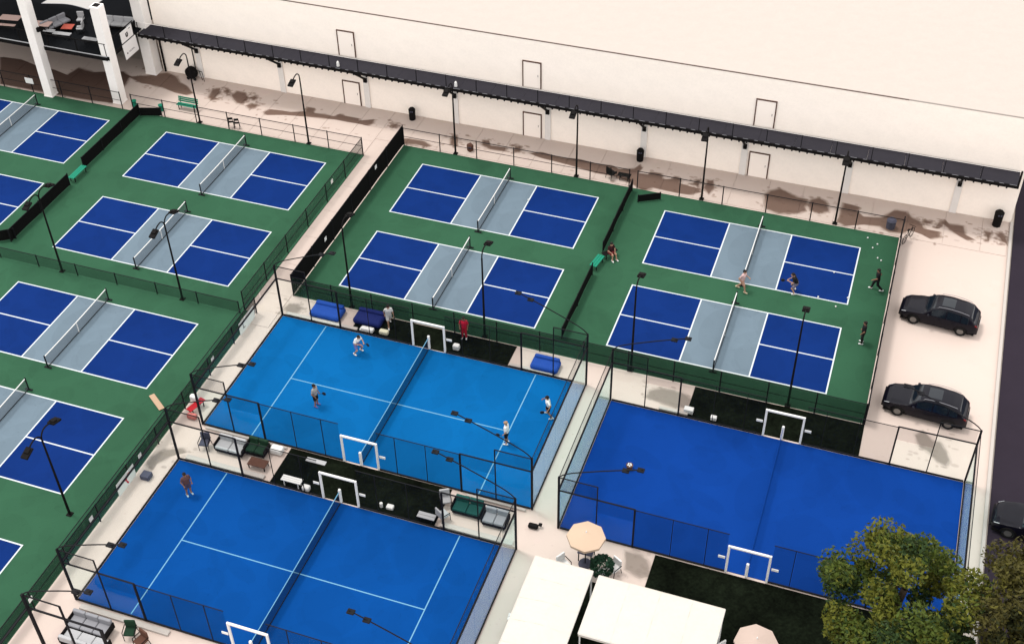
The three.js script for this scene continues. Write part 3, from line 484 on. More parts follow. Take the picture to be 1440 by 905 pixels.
// ---------------------------------------------------------------- padel courts
function padelCourt(cx, cz, idx, words, opt = {}) {
  const y0 = 0.03;
  const s = thing('padel_court', `${words.surface}`, 'court', [cx, 0, cz], 0, null, 'structure');
  part('carpet', metreUV(box(20, 0.03, 10, 0, 0.016, 0)), M.padel[idx], s);
  if (opt.lines !== false) {
    for (const k of [-1, 1]) paint('line', 0.06, 9.9, k * 6.95, 0, 0.036, M.padelLine, s);
    paint('line', 13.84, 0.06, 0, 0, 0.036, M.padelLine, s);
  }
  if (opt.stub) return;
  const n = thing('padel_net', words.net, 'net', [cx, y0, cz]);
  const N = 16, at = t => 0.92 - 0.05 * (1 - (2 * t - 1) ** 2), P = [], U = [], I = [], T = [];
  for (let i = 0; i <= N; i++) { const t = i / N, z = -4.95 + 9.9 * t; P.push(0, 0.03, z, 0, at(t) - 0.03, z); U.push(z / 0.12, 0, z / 0.12, 7.4); if (i < N) { const a = i * 2; I.push(a, a + 1, a + 2, a + 1, a + 3, a + 2); } T.push([0, at(t) - 0.02, z]); }
  const g = new THREE.BufferGeometry(); g.setAttribute('position', new THREE.Float32BufferAttribute(P, 3)); g.setAttribute('uv', new THREE.Float32BufferAttribute(U, 2)); g.setIndex(I); g.computeVertexNormals();
  part('mesh', g, opt.lines === false ? M.padelNetFaint : M.padelNet, n);
  part('tape', T.slice(1).map((p, i) => bar(T[i], p, opt.lines === false ? 0.016 : 0.024, 6)), opt.lines === false ? M.padel[2] : M.padelLine, n);
  part('bottom_band', box(0.03, 0.05, 9.9, 0, 0.04, 0), opt.lines === false ? M.padel[2] : M.darkSteel, n);
  // enclosure
  const e = thing('court_enclosure', words.cage, 'enclosure', [cx, y0, cz]);
  const post = (x, z, h, r = 0.05) => part('post', box(r * 2, h, r * 2, x, h / 2, z), M.darkSteel, e);
  const pane = (ax, w, h, x, y, z) => part('glass_panel', ax === 'x' ? box(w, h, 0.012, x, y, z) : box(0.012, h, w, x, y, z), ax === 'z' && (x > 0 || idx === 2) ? M.glass : M.glassClear, e);
  const wire = (ax, w, h, x, y, z, m = M.wire) => { const q = new THREE.PlaneGeometry(w, h); const p = q.attributes.position, uv = q.attributes.uv; for (let k = 0; k < p.count; k++) uv.setXY(k, p.getX(k) / 0.12, p.getY(k) / 0.12); if (ax === 'z') q.rotateY(Math.PI / 2); part('wire_panel', q.translate(x, y, z), m, e); };
  for (const k of [-1, 1]) {
    const x = k * 10.06;
    for (let i = 0; i < 5; i++) { pane('z', 1.985, 2.95, x, 1.5, -4 + i * 2); wire('z', 1.9, 0.95, x, 3.5, -4 + i * 2);  }
    part('rail', [box(0.09, 0.07, 10.1, x, 3.01, 0), box(0.035, 0.03, 10.1, x, 4.0, 0)], M.darkSteel, e);
    part('base_rail', box(0.07, 0.08, 10.1, x, 0.05, 0), M.darkSteel, e);
    for (const t of [-1, 1]) {
      const z = t * 5.06;
      post(x, z, 4.05, 0.052); post(k * 8, z, 4, 0.028); post(k * 6, z, 3, 0.045); post(k * 4, z, 2.95, 0.02); post(k * 2.2, z, 2.95, 0.02);
      pane('x', 1.985, 2.95, k * 9, 1.5, z); wire('x', 1.9, 0.95, k * 9, 3.5, z);
      pane('x', 1.985, 1.95, k * 7, 1.0, z); wire('x', 1.9, 0.95, k * 7, 2.5, z);
      wire('x', 1.9, 2.9, k * 5, 1.48, z, M.wireDense); wire('x', 1.7, 2.9, k * 3.1, 1.48, z, M.wireDense); wire('x', 1.05, 2.9, k * 1.67, 1.48, z, M.wireDense);
      part('rail', [box(4, 0.05, 0.07, k * 8, 3.01, z), box(2, 0.035, 0.05, k * 9, 4.0, z), box(4.9, 0.025, 0.04, k * 3.57, 2.96, z)], M.darkSteel, e);
      part('base_rail', box(8.85, 0.08, 0.07, k * 5.55, 0.05, z), M.darkSteel, e);
      const m = thing('floodlight_arm', `${words.mast} ${words.corner[(k + 1) / 2 * 2 + (t + 1) / 2]}`, 'floodlight', [cx + x, y0 + 4.05, cz + z]);
      part('arm', tube([[0, 0, 0], [-k * 0.35, 0.32, 0], [-k * 2.2, 1.2, 0], [-k * 4.3, 2.05, 0]], 0.032, 16, 8), M.darkSteel, m);
      for (const q of [0, 1]) { const hx = -k * (3.45 + q * 0.75), fl = part('floodlight', rbox(0.36, 0.09, 0.28, hx, 1.68 + q * 0.30, 0, 0.03), M.darkSteel, m); part('lens', box(0.3, 0.012, 0.22, hx, 1.63 + q * 0.30, 0), M.greyPale, fl); }
    }
  }
  for (const t of [-1, 1]) {
    const f = thing('entrance_frame', words.frame[(t + 1) / 2], 'frame', [cx, y0, cz + t * 5.06]);
    for (const k of [-1, 1]) part('upright', rbox(0.12, 2.1, 0.12, k * 1.05, 1.05, 0, 0.03), M.white, f);
    part('crossbar', rbox(1.98, 0.12, 0.12, 0, 2.04, 0, 0.03), M.white, f);
    part('net_post', rbox(0.15, 1.06, 0.15, 0, 0.53, 0, 0.05), M.white, f);
    part('score_plate', rbox(0.36, 0.16, 0.05, 1.36, 1.1, 0, 0.01), M.white, f);
    if (opt.leftPlate) part('score_plate', rbox(0.36, 0.16, 0.05, -1.36, 1.1, 0, 0.01), M.white, f);
  }
}
const cn = ['on its path corner towards the beige building', 'on its path corner away from the building', 'on its other corner towards the beige building', 'on its other corner away from the building'];
padelCourt(1.24, 20.38, 0, { surface: 'bright blue lined court carpet with four players on it', net: 'thin padel net across the bright blue court with four players', cage: 'steel and glass cage round the bright blue court with four players', mast: 'floodlight arm over the bright blue court', corner: cn, frame: ['white entrance frame of the bright blue court beside the person in red', 'white entrance frame of the bright blue court over the turf strip'] });
padelCourt(1.30, 33.32, 1, { surface: 'mid blue lined court carpet with a single player', net: 'thin padel net across the mid blue court', cage: 'steel and glass cage round the mid blue lined court', mast: 'floodlight arm over the mid blue court', corner: cn, frame: ['white entrance frame of the mid blue court facing the bright blue court', 'white entrance frame of the mid blue court facing away from other courts'] }, { leftPlate: true });
padelCourt(23.08, 21.14, 2, { surface: 'deep blue court carpet without any lines', net: 'dark padel net across the unlined deep blue court', cage: 'steel and glass cage round the unlined deep blue court', mast: 'floodlight arm over the unlined court', corner: cn, frame: ['white entrance frame of the unlined court below the green courts', 'white entrance frame of the unlined court beside the trees and canopies'] }, { lines: false, leftPlate: true });
{ // the next court starts below the frame: only its corner reaches in
  const e = thing('court_corner_frame', 'dark steel corner frame with floodlight arm past the mid blue court', 'frame', [-8.76, 0.03, 41.2]);
  part('post', box(0.13, 4.05, 0.13, 0, 2.02, 0), M.darkSteel, e); part('post', box(0.08, 4, 0.08, 2.05, 2, 0), M.darkSteel, e); part('post', box(0.12, 3, 0.12, 4.05, 1.5, 0), M.darkSteel, e);
  part('rail', [box(2.1, 0.05, 0.06, 1, 4, 0), box(4, 0.07, 0.09, 2, 3.01, 0), box(0.09, 0.07, 6, 0, 3.01, 3)], M.darkSteel, e);
  part('arm', tube([[0, 4, 0], [0.35, 4.36, 0], [2.2, 5.25, 0], [4.3, 6.1, 0]], 0.032, 16, 8), M.darkSteel, e);
  for (const q of [0, 1]) part('floodlight', rbox(0.36, 0.09, 0.28, 3.45 + q * 0.75, 5.73 + q * 0.30, 0, 0.03), M.darkSteel, e);
}
// pale kerbs along the seating pads
for (const [x0, x1, z, w, label] of [[-8.6, -3.7, 15.13, 0.24, 'pale kerb between blue sofas and the bright blue court'], [6.4, 9.2, 15.15, 0.2, 'pale kerb before the round blue sofa'], [-8.5, -3.3, 25.66, 0.14, 'thin pale kerb behind the grey seating pad'], [7.6, 11.0, 25.66, 0.14, 'thin pale kerb behind the dark teal sofa'], [-8.4, -3.5, 28.02, 0.3, 'wide pale kerb in front of the grey seating pad'], [7.0, 11.1, 28.0, 0.32, 'wide pale kerb in front of the dark teal sofa'], [-8.3, -3.2, 38.7, 0.3, 'wide pale kerb past the mid blue court'], [15.9, 17.6, 15.85, 0.2, 'short pale kerb beside the unlined court']])
  single('kerb', metreUV(rbox(x1 - x0, 0.14, w, (x0 + x1) / 2, 0.07, z, 0.02)), M.kerb, label, 'kerb', null, 'structure');

// ---------------------------------------------------------------- seating and loose things
bench('teal bench with backrest on the walkway behind the fence', -27.0, 0.03, -4.3, 0, 1.75, M.teal, { back: true });
bench('teal bench in the gap of the black divider screen', -30.0, 0.03, 6.2, 1.57, 1.7, M.teal, { w: 0.5 });
bench('teal bench beside the seated person', 8.75, 0.03, 4.3, 1.4, 1.3, M.teal, { w: 0.5 });
for (const [x, z, l] of [[-31.3, -3.5, 'small teal bucket seat beside the black capped column'], [-28.95, -3.6, 'small teal bucket seat next to the teal bench']]) { const s = thing('stool', l, 'stool', [x, 0.03, z]); part('seat', cyl(0.21, 0.19, 0.1, 0, 0.45, 0, 14), M.teal, s); part('body', cyl(0.15, 0.19, 0.42, 0, 0.21, 0, 14), M.teal, s); }
for (const [x, l] of [[-22.6, 'folded black chair against the fence rail'], [-22.1, 'folded black chair standing right next to another folded chair']]) { const s = thing('folding_chair', 'folded black chair leaning on the walkway fence', 'chair', [x, 0.03, -3.3], 0.4, 'folded chairs on the walkway'); part('frame', [bar([-0.2, 0, 0], [-0.16, 0.85, 0.2], 0.02), bar([0.2, 0, 0], [0.16, 0.85, 0.2], 0.02), bar([-0.2, 0, 0.3], [-0.16, 0.6, 0.05], 0.02), bar([0.2, 0, 0.3], [0.16, 0.6, 0.05], 0.02)], M.black, s); part('seat', rbox(0.38, 0.04, 0.36).rotateX(-0.9).translate(0, 0.48, 0.16), M.black, s); part('backrest', rbox(0.36, 0.2, 0.03, 0, 0.78, 0.19), M.black, s); }
bin('black octagonal litter bin on the walkway near the path', -9.75, -8.45);
bin('black octagonal litter bin at the wall between two doors', 8.3, -8.45);
bin('tall black litter bin at the wall end by the road', 33.4, -8.4, 0.32, 1.2);
bin('round dark barrel by the walkway fence end', 26.6, -5.9, 0.32, 0.75, M.slate, 14);
bin('dark planter box shaped bin at the walkway fence', -4.0, -5.8, 0.26, 0.6, M.brown, 4);
{ const s = thing('utility_cart', 'black round drum cart with handles at the beige wall', 'cart', [-29.0, 0.03, -8.5], 0); part('drum', [cyl(0.5, 0.5, 0.35, 0, 0, 0, 24).rotateX(Math.PI / 2).translate(0, 0.62, 0)], M.black, s); part('handle', [bar([0.4, 0.9, 0], [1.0, 0.85, 0], 0.03), bar([1.0, 0.85, 0], [1.1, 0, 0.05], 0.025), bar([0.75, 0.87, 0], [0.85, 0, -0.1], 0.025)], M.black, s); for (const k of [-1, 1]) part('wheel', cyl(0.14, 0.14, 0.06, 0, 0, 0, 14).rotateX(Math.PI / 2).translate(k * 0.3, 0.14, 0.15), M.tyre, s); }
chair('dark chair behind the walkway fence near the gate leaf', 6.9, 0.03, -5.7, 2.6, M.black); bench('dark bench behind the walkway fence near the gate leaf', 7.85, 0.03, -5.75, 0, 0.95, M.black);
function bicycle(label, x, z, turn) { const b = thing('bicycle', label, 'bicycle', [x, 0.02, z], turn); for (const k of [-1, 1]) { const w = part('wheel', new THREE.TorusGeometry(0.33, 0.022, 6, 24).translate(k * 0.52, 0.35, 0), M.tyre, b); part('spokes', [0, 1, 2, 3].map(i => bar([k * 0.52 - 0.32 * Math.cos(i * 0.785), 0.35 - 0.32 * Math.sin(i * 0.785), 0], [k * 0.52 + 0.32 * Math.cos(i * 0.785), 0.35 + 0.32 * Math.sin(i * 0.785), 0], 0.004, 4)), M.rim, w); } part('frame', [bar([-0.52, 0.35, 0], [-0.15, 0.8, 0], 0.018), bar([-0.15, 0.8, 0], [0.4, 0.8, 0], 0.018), bar([0.4, 0.85, 0], [0.52, 0.35, 0], 0.018), bar([0.4, 0.75, 0], [0, 0.33, 0], 0.02), bar([0, 0.33, 0], [-0.15, 0.88, 0], 0.018), bar([0, 0.33, 0], [-0.52, 0.35, 0], 0.016)], M.darkSteel, b); part('saddle', rbox(0.26, 0.06, 0.14, -0.17, 0.92, 0, 0.025), M.black, b); part('handlebar', [bar([0.4, 0.85, 0], [0.38, 0.98, 0], 0.016), bar([0.38, 0.98, -0.25], [0.38, 0.98, 0.25], 0.016)], M.black, b); }
bicycle('dark bicycle parked against the fence corner by the car park', 27.85, -4.9, 1.2);
// blue low sofas behind the bright blue court
function beanSofa(label, x, z, w, d, h, m, turn = 0) { const s = thing('lounge_pouf', label, 'pouf', [x, 0.03, z], turn); part('cushion', rbox(w, h, d, 0, h / 2, 0, h * 0.46), m, s); part('backrest', rbox(w * 0.92, h * 0.7, d * 0.26, 0, h * 1.05, -d * 0.34, h * 0.3), m, s); }
beanSofa('wide bright blue lounge pouf beside the dark wall screen end', -6.1, 14.35, 2.1, 1.25, 0.42, M.blueCloth);
beanSofa('dark navy lounge pouf next to the wide bright blue one', -3.3, 14.1, 1.9, 1.2, 0.42, M.navyCloth);
beanSofa('round bright blue lounge pouf at the glazed court corner', 8.55, 14.65, 1.75, 1.05, 0.42, M.blueCloth);
// pad between the two lined courts
chair('dark purple armchair on the grey seating pad', -7.75, 0.02, 27.0, 0.2, M.slate, 'armchair');
sofa('pale grey two seat sofa on the seating pad', -6.2, 0.02, 26.75, 0.0, 1.7, M.greyPale);
sofa('dark green sofa beside the pale grey sofa', -4.75, 0.02, 26.4, 0.0, 1.2, M.plant);
table('low brown table on the seating pad', -4.2, 0.02, 27.35, 0, 1.1, 0.6, 0.35, M.brown, 'coffee_table');
single('sports_bag', rbox(0.75, 0.42, 0.5, -3.7, 0.23, 26.05, 0.12), M.white, 'white sports bag beside the seating pad by a fence post', 'bag');
bench('white slatted bench on the turf by the entrance frame', -1.75, 0.03, 28.0, 0, 1.2, M.white, { leg: M.white, n: 3, h: 0.5 });
single('sports_bag', rbox(0.45, 0.32, 0.35, -0.9, 0.18, 28.05, 0.1), M.white, 'small white bag at the end of the white bench', 'bag');
single('padel_mat', rbox(1.2, 0.05, 0.3, -1.3, 0.06, 26.0, 0.02), M.greyPale, 'narrow pale mat lying on the turf behind the white bench', 'mat');
single('ball_tin', [cyl(0.09, 0.09, 0.3, 3.5, 0.18, 27.85, 10), rbox(0.4, 0.2, 0.3, 4.0, 0.13, 27.8, 0.05)], M.white, 'white ball box lying at the turf edge', 'box');
sofa('dark teal sofa between the lined courts', 8.1, 0.02, 26.7, 0, 1.6, mat(0.008, 0.07, 0.06, 0.85));
sofa('grey two seat sofa next to the dark teal sofa', 9.75, 0.02, 26.95, 0, 1.3, M.grey);
chair('pale chair at the turf edge beside the dark teal sofa', 6.75, 0.02, 26.6, 0.5, M.greyPale); chair('pale chair behind the turf corner post', 7.0, 0.02, 27.6, 2.6, M.greyPale);
bench('pale wide bench at the end of the turf strip', 6.2, 0.03, 27.95, 0, 1.0, M.greyPale, { n: 2, h: 0.4 });
single('sports_bag', [rbox(0.55, 0.26, 0.3, 11.75, 0.15, 26.6, 0.1), rbox(0.2, 0.12, 0.2, 12.1, 0.22, 26.45, 0.05)], M.black, 'black sports bag on the concrete between the cages', 'bag');
// things beside the bright blue court's far frame
single('sports_bag', rbox(0.42, 0.4, 0.34, 2.85, 0.24, 14.85, 0.1), M.white, 'white rounded bag on the turf below the person in red', 'bag');
single('sports_bag', rbox(0.6, 0.3, 0.34, -1.95, 0.19, 14.95, 0.1), mat(0.72, 0.68, 0.5, 0.8), 'cream bag on the turf near the player in white', 'bag');
single('towel_stack', [rbox(0.9, 0.12, 0.34, -3.1, 0.1, 15.0, 0.03), rbox(0.8, 0.1, 0.3, -3.05, 0.21, 15.0, 0.03)], M.white, 'white folded towels by the navy pouf', 'towels');
single('equipment_box', rbox(0.55, 0.3, 0.35, 17.6, 0.17, 15.6, 0.03), M.white, 'white box on the turf corner beside the unlined court', 'box');
single('equipment_box', rbox(0.35, 0.25, 0.25, 19.1, 0.15, 15.75, 0.03), M.white, 'small white box at the unlined court edge', 'box');
{ const s = thing('ball_basket', 'small dark ball basket standing on the unlined blue court', 'basket', [15.5, 0.04, 20.95]); part('basket', cyl(0.2, 0.15, 0.3, 0, 0.15, 0, 12), M.brown, s); part('balls', [0, 1, 2, 3, 4].map(i => new THREE.SphereGeometry(0.05, 8, 6).translate(0.09 * Math.cos(i * 1.3), 0.31, 0.09 * Math.sin(i * 1.3))), M.white, s); }
// bench with bags by the path
bench('low red seat bench on the path between the two lined courts', -9.75, 0.02, 24.5, 1.3, 1.2, M.red, { n: 3 });
single('sports_bag', rbox(0.5, 0.4, 0.32, -10.0, 0.66, 24.2, 0.12), M.white, 'white bag on the low red bench', 'bag');
single('sports_bag', rbox(0.6, 0.34, 0.32, -9.65, 0.17 + 0.03, 25.2, 0.1), mat(0.5, 0.16, 0.14, 0.8), 'rosy red bag on the path beside the red bench', 'bag');
single('wooden_board', rbox(0.34, 0.05, 1.5).rotateY(0.96).translate(-12.3, 0.09, 24.75), M.tan, 'tan wooden board lying on the green court edge', 'board');
single('waste_box', rbox(0.55, 0.3, 0.5, -9.75, 0.17, 30.05, 0.05), M.slate, 'dark blue grey crate on the path beside the mid blue court', 'crate');
// pad past the mid blue court
sofa('grey lilac sofa past the mid blue court', -7.0, 0.02, 39.7, 0, 2.2, M.grey); sofa('pale wide sofa at the dark corner frame', -6.7, 0.02, 40.6, 3.14, 2.4, M.greyPale);
chair('dark green chair past the mid blue court', -4.9, 0.02, 39.4, 0.3, M.plant, 'armchair'); chair('dark red chair past the mid blue court', -4.1, 0.02, 39.7, -0.3, M.brown, 'armchair');
// umbrellas, canopies, plants
umbrella('beige octagonal umbrella between the cages and canopies', 15.05, 28.0, 1.0, 2.5, M.beigeCloth);
umbrella('pinkish umbrella on the black turf below the wide canopy', 24.4, 31.5, 1.05, 2.5, M.pinkCloth);
table('small round topped dark table under the beige umbrella', 15.0, 0.02, 27.6, 0, 0.8, 0.8, 0.72, M.slate);
chair('white chair beside the beige umbrella', 14.1, 0.02, 28.7, 1.0, M.white); chair('white chair beside the pinkish umbrella', 23.0, 0.03, 31.3, 0.9, M.white);
chair('white chair by the corner of the wide canopy', 16.6, 0.02, 28.1, -0.5, M.white);
{ const s = thing('potted_plant', 'dark green bushy plant in a white pot by the beige umbrella', 'plant', [16.1, 0.02, 28.6]); part('pot', cyl(0.3, 0.22, 0.45, 0, 0.22, 0, 14), M.white, s);
  const P = []; for (let i = 0; i < 500; i++) { const a = rnd() * 6.28, t = Math.acos(rr(-0.6, 1)), r = 0.62 * Math.cbrt(rr(0.3, 1)); P.push(new THREE.PlaneGeometry(0.16, 0.08).rotateX(rnd() * 6).rotateY(rnd() * 6).translate(r * Math.sin(t) * Math.cos(a), 0.95 + r * Math.cos(t), r * Math.sin(t) * Math.sin(a))); }
  part('foliage', P, M.plant, s); part('stem', cyl(0.03, 0.04, 0.6, 0, 0.6, 0, 7), M.bark, s); }
function canopy(label, x0, x1, z0, z1, h) {
  const c = thing('canopy', label, 'canopy', [(x0 + x1) / 2, 0.02, (z0 + z1) / 2]), w = x1 - x0, d = z1 - z0, g = new THREE.PlaneGeometry(w, d, 48, 48).rotateX(-Math.PI / 2), p = g.attributes.position;
  for (let i = 0; i < p.count; i++) { const u = Math.abs(p.getX(i) / w * 2), v = Math.abs(p.getZ(i) / d * 2); const sag = 0.03 * Math.sin(Math.PI * Math.min(1, u)) * Math.sin(Math.PI * Math.min(1, v)); p.setY(i, h + 0.22 * (1 - Math.max(u, v)) - sag - 0.004 * Math.sin(p.getX(i) * 7.1 + p.getZ(i) * 3) - 0.004 * Math.sin(p.getZ(i) * 9.3 - p.getX(i) * 2)); }
  g.computeVertexNormals(); const r = part('roof_cloth', metreUV(g), M.canvas, c);
  for (let i = 1; i < Math.round(Math.max(w, d) / 1.4); i++) { const n = Math.round(Math.max(w, d) / 1.4), long = w > d, q = (i / n - 0.5) * (long ? w : d), pts = []; for (let k = 0; k <= 12; k++) { const s = (k / 12 - 0.5) * (long ? d : w), x = long ? q : s, z = long ? s : q, u = Math.abs(x / w * 2), v = Math.abs(z / d * 2); pts.push([x, h + 0.22 * (1 - Math.max(u, v)) - 0.03 * Math.sin(Math.PI * Math.min(1, u)) * Math.sin(Math.PI * Math.min(1, v)) - 0.004, z]); } part('seam', tube(pts, 0.014, 24, 5), M.canvas, r); }
  part('valance', [box(w, 0.22, 0.02, 0, h - 0.1, d / 2), box(w, 0.22, 0.02, 0, h - 0.1, -d / 2), box(0.02, 0.22, d, w / 2, h - 0.1, 0), box(0.02, 0.22, d, -w / 2, h - 0.1, 0)], M.canvas, r);
  for (const a of [-1, 1]) for (const b of [-1, 1]) part('pole', cyl(0.04, 0.04, h, a * (w / 2 - 0.06), h / 2, b * (d / 2 - 0.06), 8), M.white, c);
  part('frame', [bar([-w / 2, h - 0.04, -d / 2], [w / 2, h - 0.04, -d / 2], 0.03), bar([-w / 2, h - 0.04, d / 2], [w / 2, h - 0.04, d / 2], 0.03), bar([-w / 2, h - 0.04, -d / 2], [-w / 2, h - 0.04, d / 2], 0.03), bar([w / 2, h - 0.04, -d / 2], [w / 2, h - 0.04, d / 2], 0.03)], M.white, c);
}
canopy('narrow cream canopy roof standing on the black mat', 13.2, 16.15, 30.55, 37, 3);
canopy('wide cream canopy roof beside the black turf', 16.5, 22.68, 30.7, 34.2, 3);
bench('white bench on the black mat beside the narrow canopy', 12.8, 0.03, 32.6, 0.1, 0.7, M.white, { n: 2 });
table('dark table under the wide canopy edge', 17.6, 0.03, 34.9, 0, 1.4, 0.8, 0.74, M.brown); for (const [x, l] of [[17.1, 'outer'], [18.2, 'inner']]) chair(`white chair at the ${l} end of the dark canopy table`, x, 0.03, 35.6, 3.1, M.white);
// ---------------------------------------------------------------- people: distance fields meshed with surface nets
function capsule(px, py, pz, a, b, ra, rb) {
  const bx = b[0] - a[0], by = b[1] - a[1], bz = b[2] - a[2], qx = px - a[0], qy = py - a[1], qz = pz - a[2];
  const t = Math.max(0, Math.min(1, (qx * bx + qy * by + qz * bz) / (bx * bx + by * by + bz * bz + 1e-9)));
  return Math.hypot(qx - bx * t, qy - by * t, qz - bz * t) - (ra + (rb - ra) * t);
}
function field(bones, k) {
  return (x, y, z) => { let d = 1; for (const [a, b, ra, rb] of bones) { const e = capsule(x, y, z, a, b, ra, rb), h = Math.max(k - Math.abs(d - e), 0) / k; d = Math.min(d, e) - h * h * k / 4; } return d; };
}
function surfaceNets(bones, k, cell, pad = 0.06, cut) {
  const lo = [9, 9, 9], hi = [-9, -9, -9];
  for (const [a, b, ra, rb] of bones) for (let i = 0; i < 3; i++) { lo[i] = Math.min(lo[i], a[i] - ra, b[i] - rb); hi[i] = Math.max(hi[i], a[i] + ra, b[i] + rb); }
  const n = [0, 1, 2].map(i => Math.ceil((hi[i] - lo[i] + 2 * pad) / cell) + 1), f0 = field(bones, k), f = cut ? (x, y, z) => Math.max(f0(x, y, z), cut(x, y, z)) : f0;
  const val = new Float32Array(n[0] * n[1] * n[2]), id = (i, j, l) => (l * n[1] + j) * n[0] + i, at = (i, ax) => lo[ax] - pad + i * cell;
  for (let l = 0; l < n[2]; l++) for (let j = 0; j < n[1]; j++) for (let i = 0; i < n[0]; i++) val[id(i, j, l)] = f(at(i, 0), at(j, 1), at(l, 2));
  const vi = new Int32Array(val.length).fill(-1), P = [], I = [], E = [[0, 1], [0, 2], [0, 4], [1, 3], [1, 5], [2, 3], [2, 6], [3, 7], [4, 5], [4, 6], [5, 7], [6, 7]];
  for (let l = 0; l + 1 < n[2]; l++) for (let j = 0; j + 1 < n[1]; j++) for (let i = 0; i + 1 < n[0]; i++) {
    const v = [0, 1, 2, 3, 4, 5, 6, 7].map(c => val[id(i + (c & 1), j + (c >> 1 & 1), l + (c >> 2))]); let c = 0, s = [0, 0, 0];
    if (v.every(x => x < 0) || v.every(x => x >= 0)) continue;
    for (const [a, b] of E) if ((v[a] < 0) !== (v[b] < 0)) { const t = v[a] / (v[a] - v[b]); c++; for (let q = 0; q < 3; q++) { const pa = a >> q & 1, pb = b >> q & 1; s[q] += pa + (pb - pa) * t; } }
    vi[id(i, j, l)] = P.length / 3; P.push(at(i, 0) + s[0] / c * cell, at(j, 1) + s[1] / c * cell, at(l, 2) + s[2] / c * cell);
  }
  const quad = (a, b, c, d, flip) => { if (a < 0 || b < 0 || c < 0 || d < 0) return; flip ? I.push(a, c, b, a, d, c) : I.push(a, b, c, a, c, d); };
  for (let l = 1; l + 1 < n[2]; l++) for (let j = 1; j + 1 < n[1]; j++) for (let i = 1; i + 1 < n[0]; i++) {
    const s = val[id(i, j, l)] < 0;
    if (s !== val[id(i + 1, j, l)] < 0) quad(vi[id(i, j - 1, l - 1)], vi[id(i, j, l - 1)], vi[id(i, j, l)], vi[id(i, j - 1, l)], !s);
    if (s !== val[id(i, j + 1, l)] < 0) quad(vi[id(i - 1, j, l - 1)], vi[id(i - 1, j, l)], vi[id(i, j, l)], vi[id(i, j, l - 1)], !s);
    if (s !== val[id(i, j, l + 1)] < 0) quad(vi[id(i - 1, j - 1, l)], vi[id(i, j - 1, l)], vi[id(i, j, l)], vi[id(i - 1, j, l)], !s);
  }
  const g = new THREE.BufferGeometry(); g.setAttribute('position', new THREE.Float32BufferAttribute(P, 3)); g.setAttribute('uv', new THREE.Float32BufferAttribute(new Float32Array(P.length / 3 * 2), 2)); g.setIndex(I); g.computeVertexNormals(); return g;
}
const lerp3 = (a, b, t) => a.map((v, i) => v + (b[i] - v) * t), add3 = (a, b) => a.map((v, i) => v + b[i]);
// joints per pose, facing +z; hands reach wrist -> hand
const POSES = {
  stand: { pel: [0, 0.95, 0], che: [0, 1.30, 0.01], hd: [0, 1.62, 0.03], sh: 0.18, L: { k: [-0.11, 0.50, 0.03], a: [-0.12, 0.09, -0.02], e: [-0.27, 1.14, -0.02], w: [-0.22, 0.95, 0.14] }, R: { k: [0.11, 0.50, 0.03], a: [0.13, 0.09, -0.02], e: [0.27, 1.14, -0.03], w: [0.25, 0.92, 0.12] } },
  ready: { pel: [0, 0.80, -0.12], che: [0, 1.12, 0.06], hd: [0, 1.40, 0.20], sh: 0.19, L: { k: [-0.22, 0.44, 0.14], a: [-0.26, 0.09, -0.08], e: [-0.28, 0.98, 0.14], w: [-0.10, 0.95, 0.38] }, R: { k: [0.22, 0.44, 0.14], a: [0.27, 0.09, -0.06], e: [0.30, 0.95, 0.14], w: [0.14, 0.98, 0.42] } },
  walk: { pel: [0, 0.93, 0], che: [0, 1.28, 0.05], hd: [0, 1.59, 0.09], sh: 0.18, L: { k: [-0.10, 0.52, 0.22], a: [-0.10, 0.09, 0.30], e: [-0.26, 1.10, -0.14], w: [-0.24, 0.90, -0.02] }, R: { k: [0.10, 0.50, -0.04], a: [0.10, 0.14, -0.38], e: [0.27, 1.10, 0.10], w: [0.28, 1.00, 0.33] } },
  swing: { pel: [0, 0.88, 0], che: [0.02, 1.22, 0.06], hd: [0.02, 1.52, 0.12], sh: 0.19, L: { k: [-0.16, 0.48, 0.12], a: [-0.24, 0.09, 0.05], e: [-0.36, 1.15, 0.10], w: [-0.40, 1.02, 0.32] }, R: { k: [0.16, 0.48, 0.06], a: [0.26, 0.10, -0.18], e: [0.40, 1.18, -0.06], w: [0.60, 1.05, 0.10] } },
  sit: { pel: [0, 0.52, 0], che: [0, 0.86, 0.05], hd: [0, 1.17, 0.10], sh: 0.18, L: { k: [-0.13, 0.50, 0.42], a: [-0.14, 0.09, 0.42], e: [-0.26, 0.72, 0.10], w: [-0.14, 0.62, 0.32] }, R: { k: [0.13, 0.50, 0.42], a: [0.16, 0.09, 0.48], e: [0.26, 0.72, 0.10], w: [0.12, 0.62, 0.34] } },
};
const built = {};
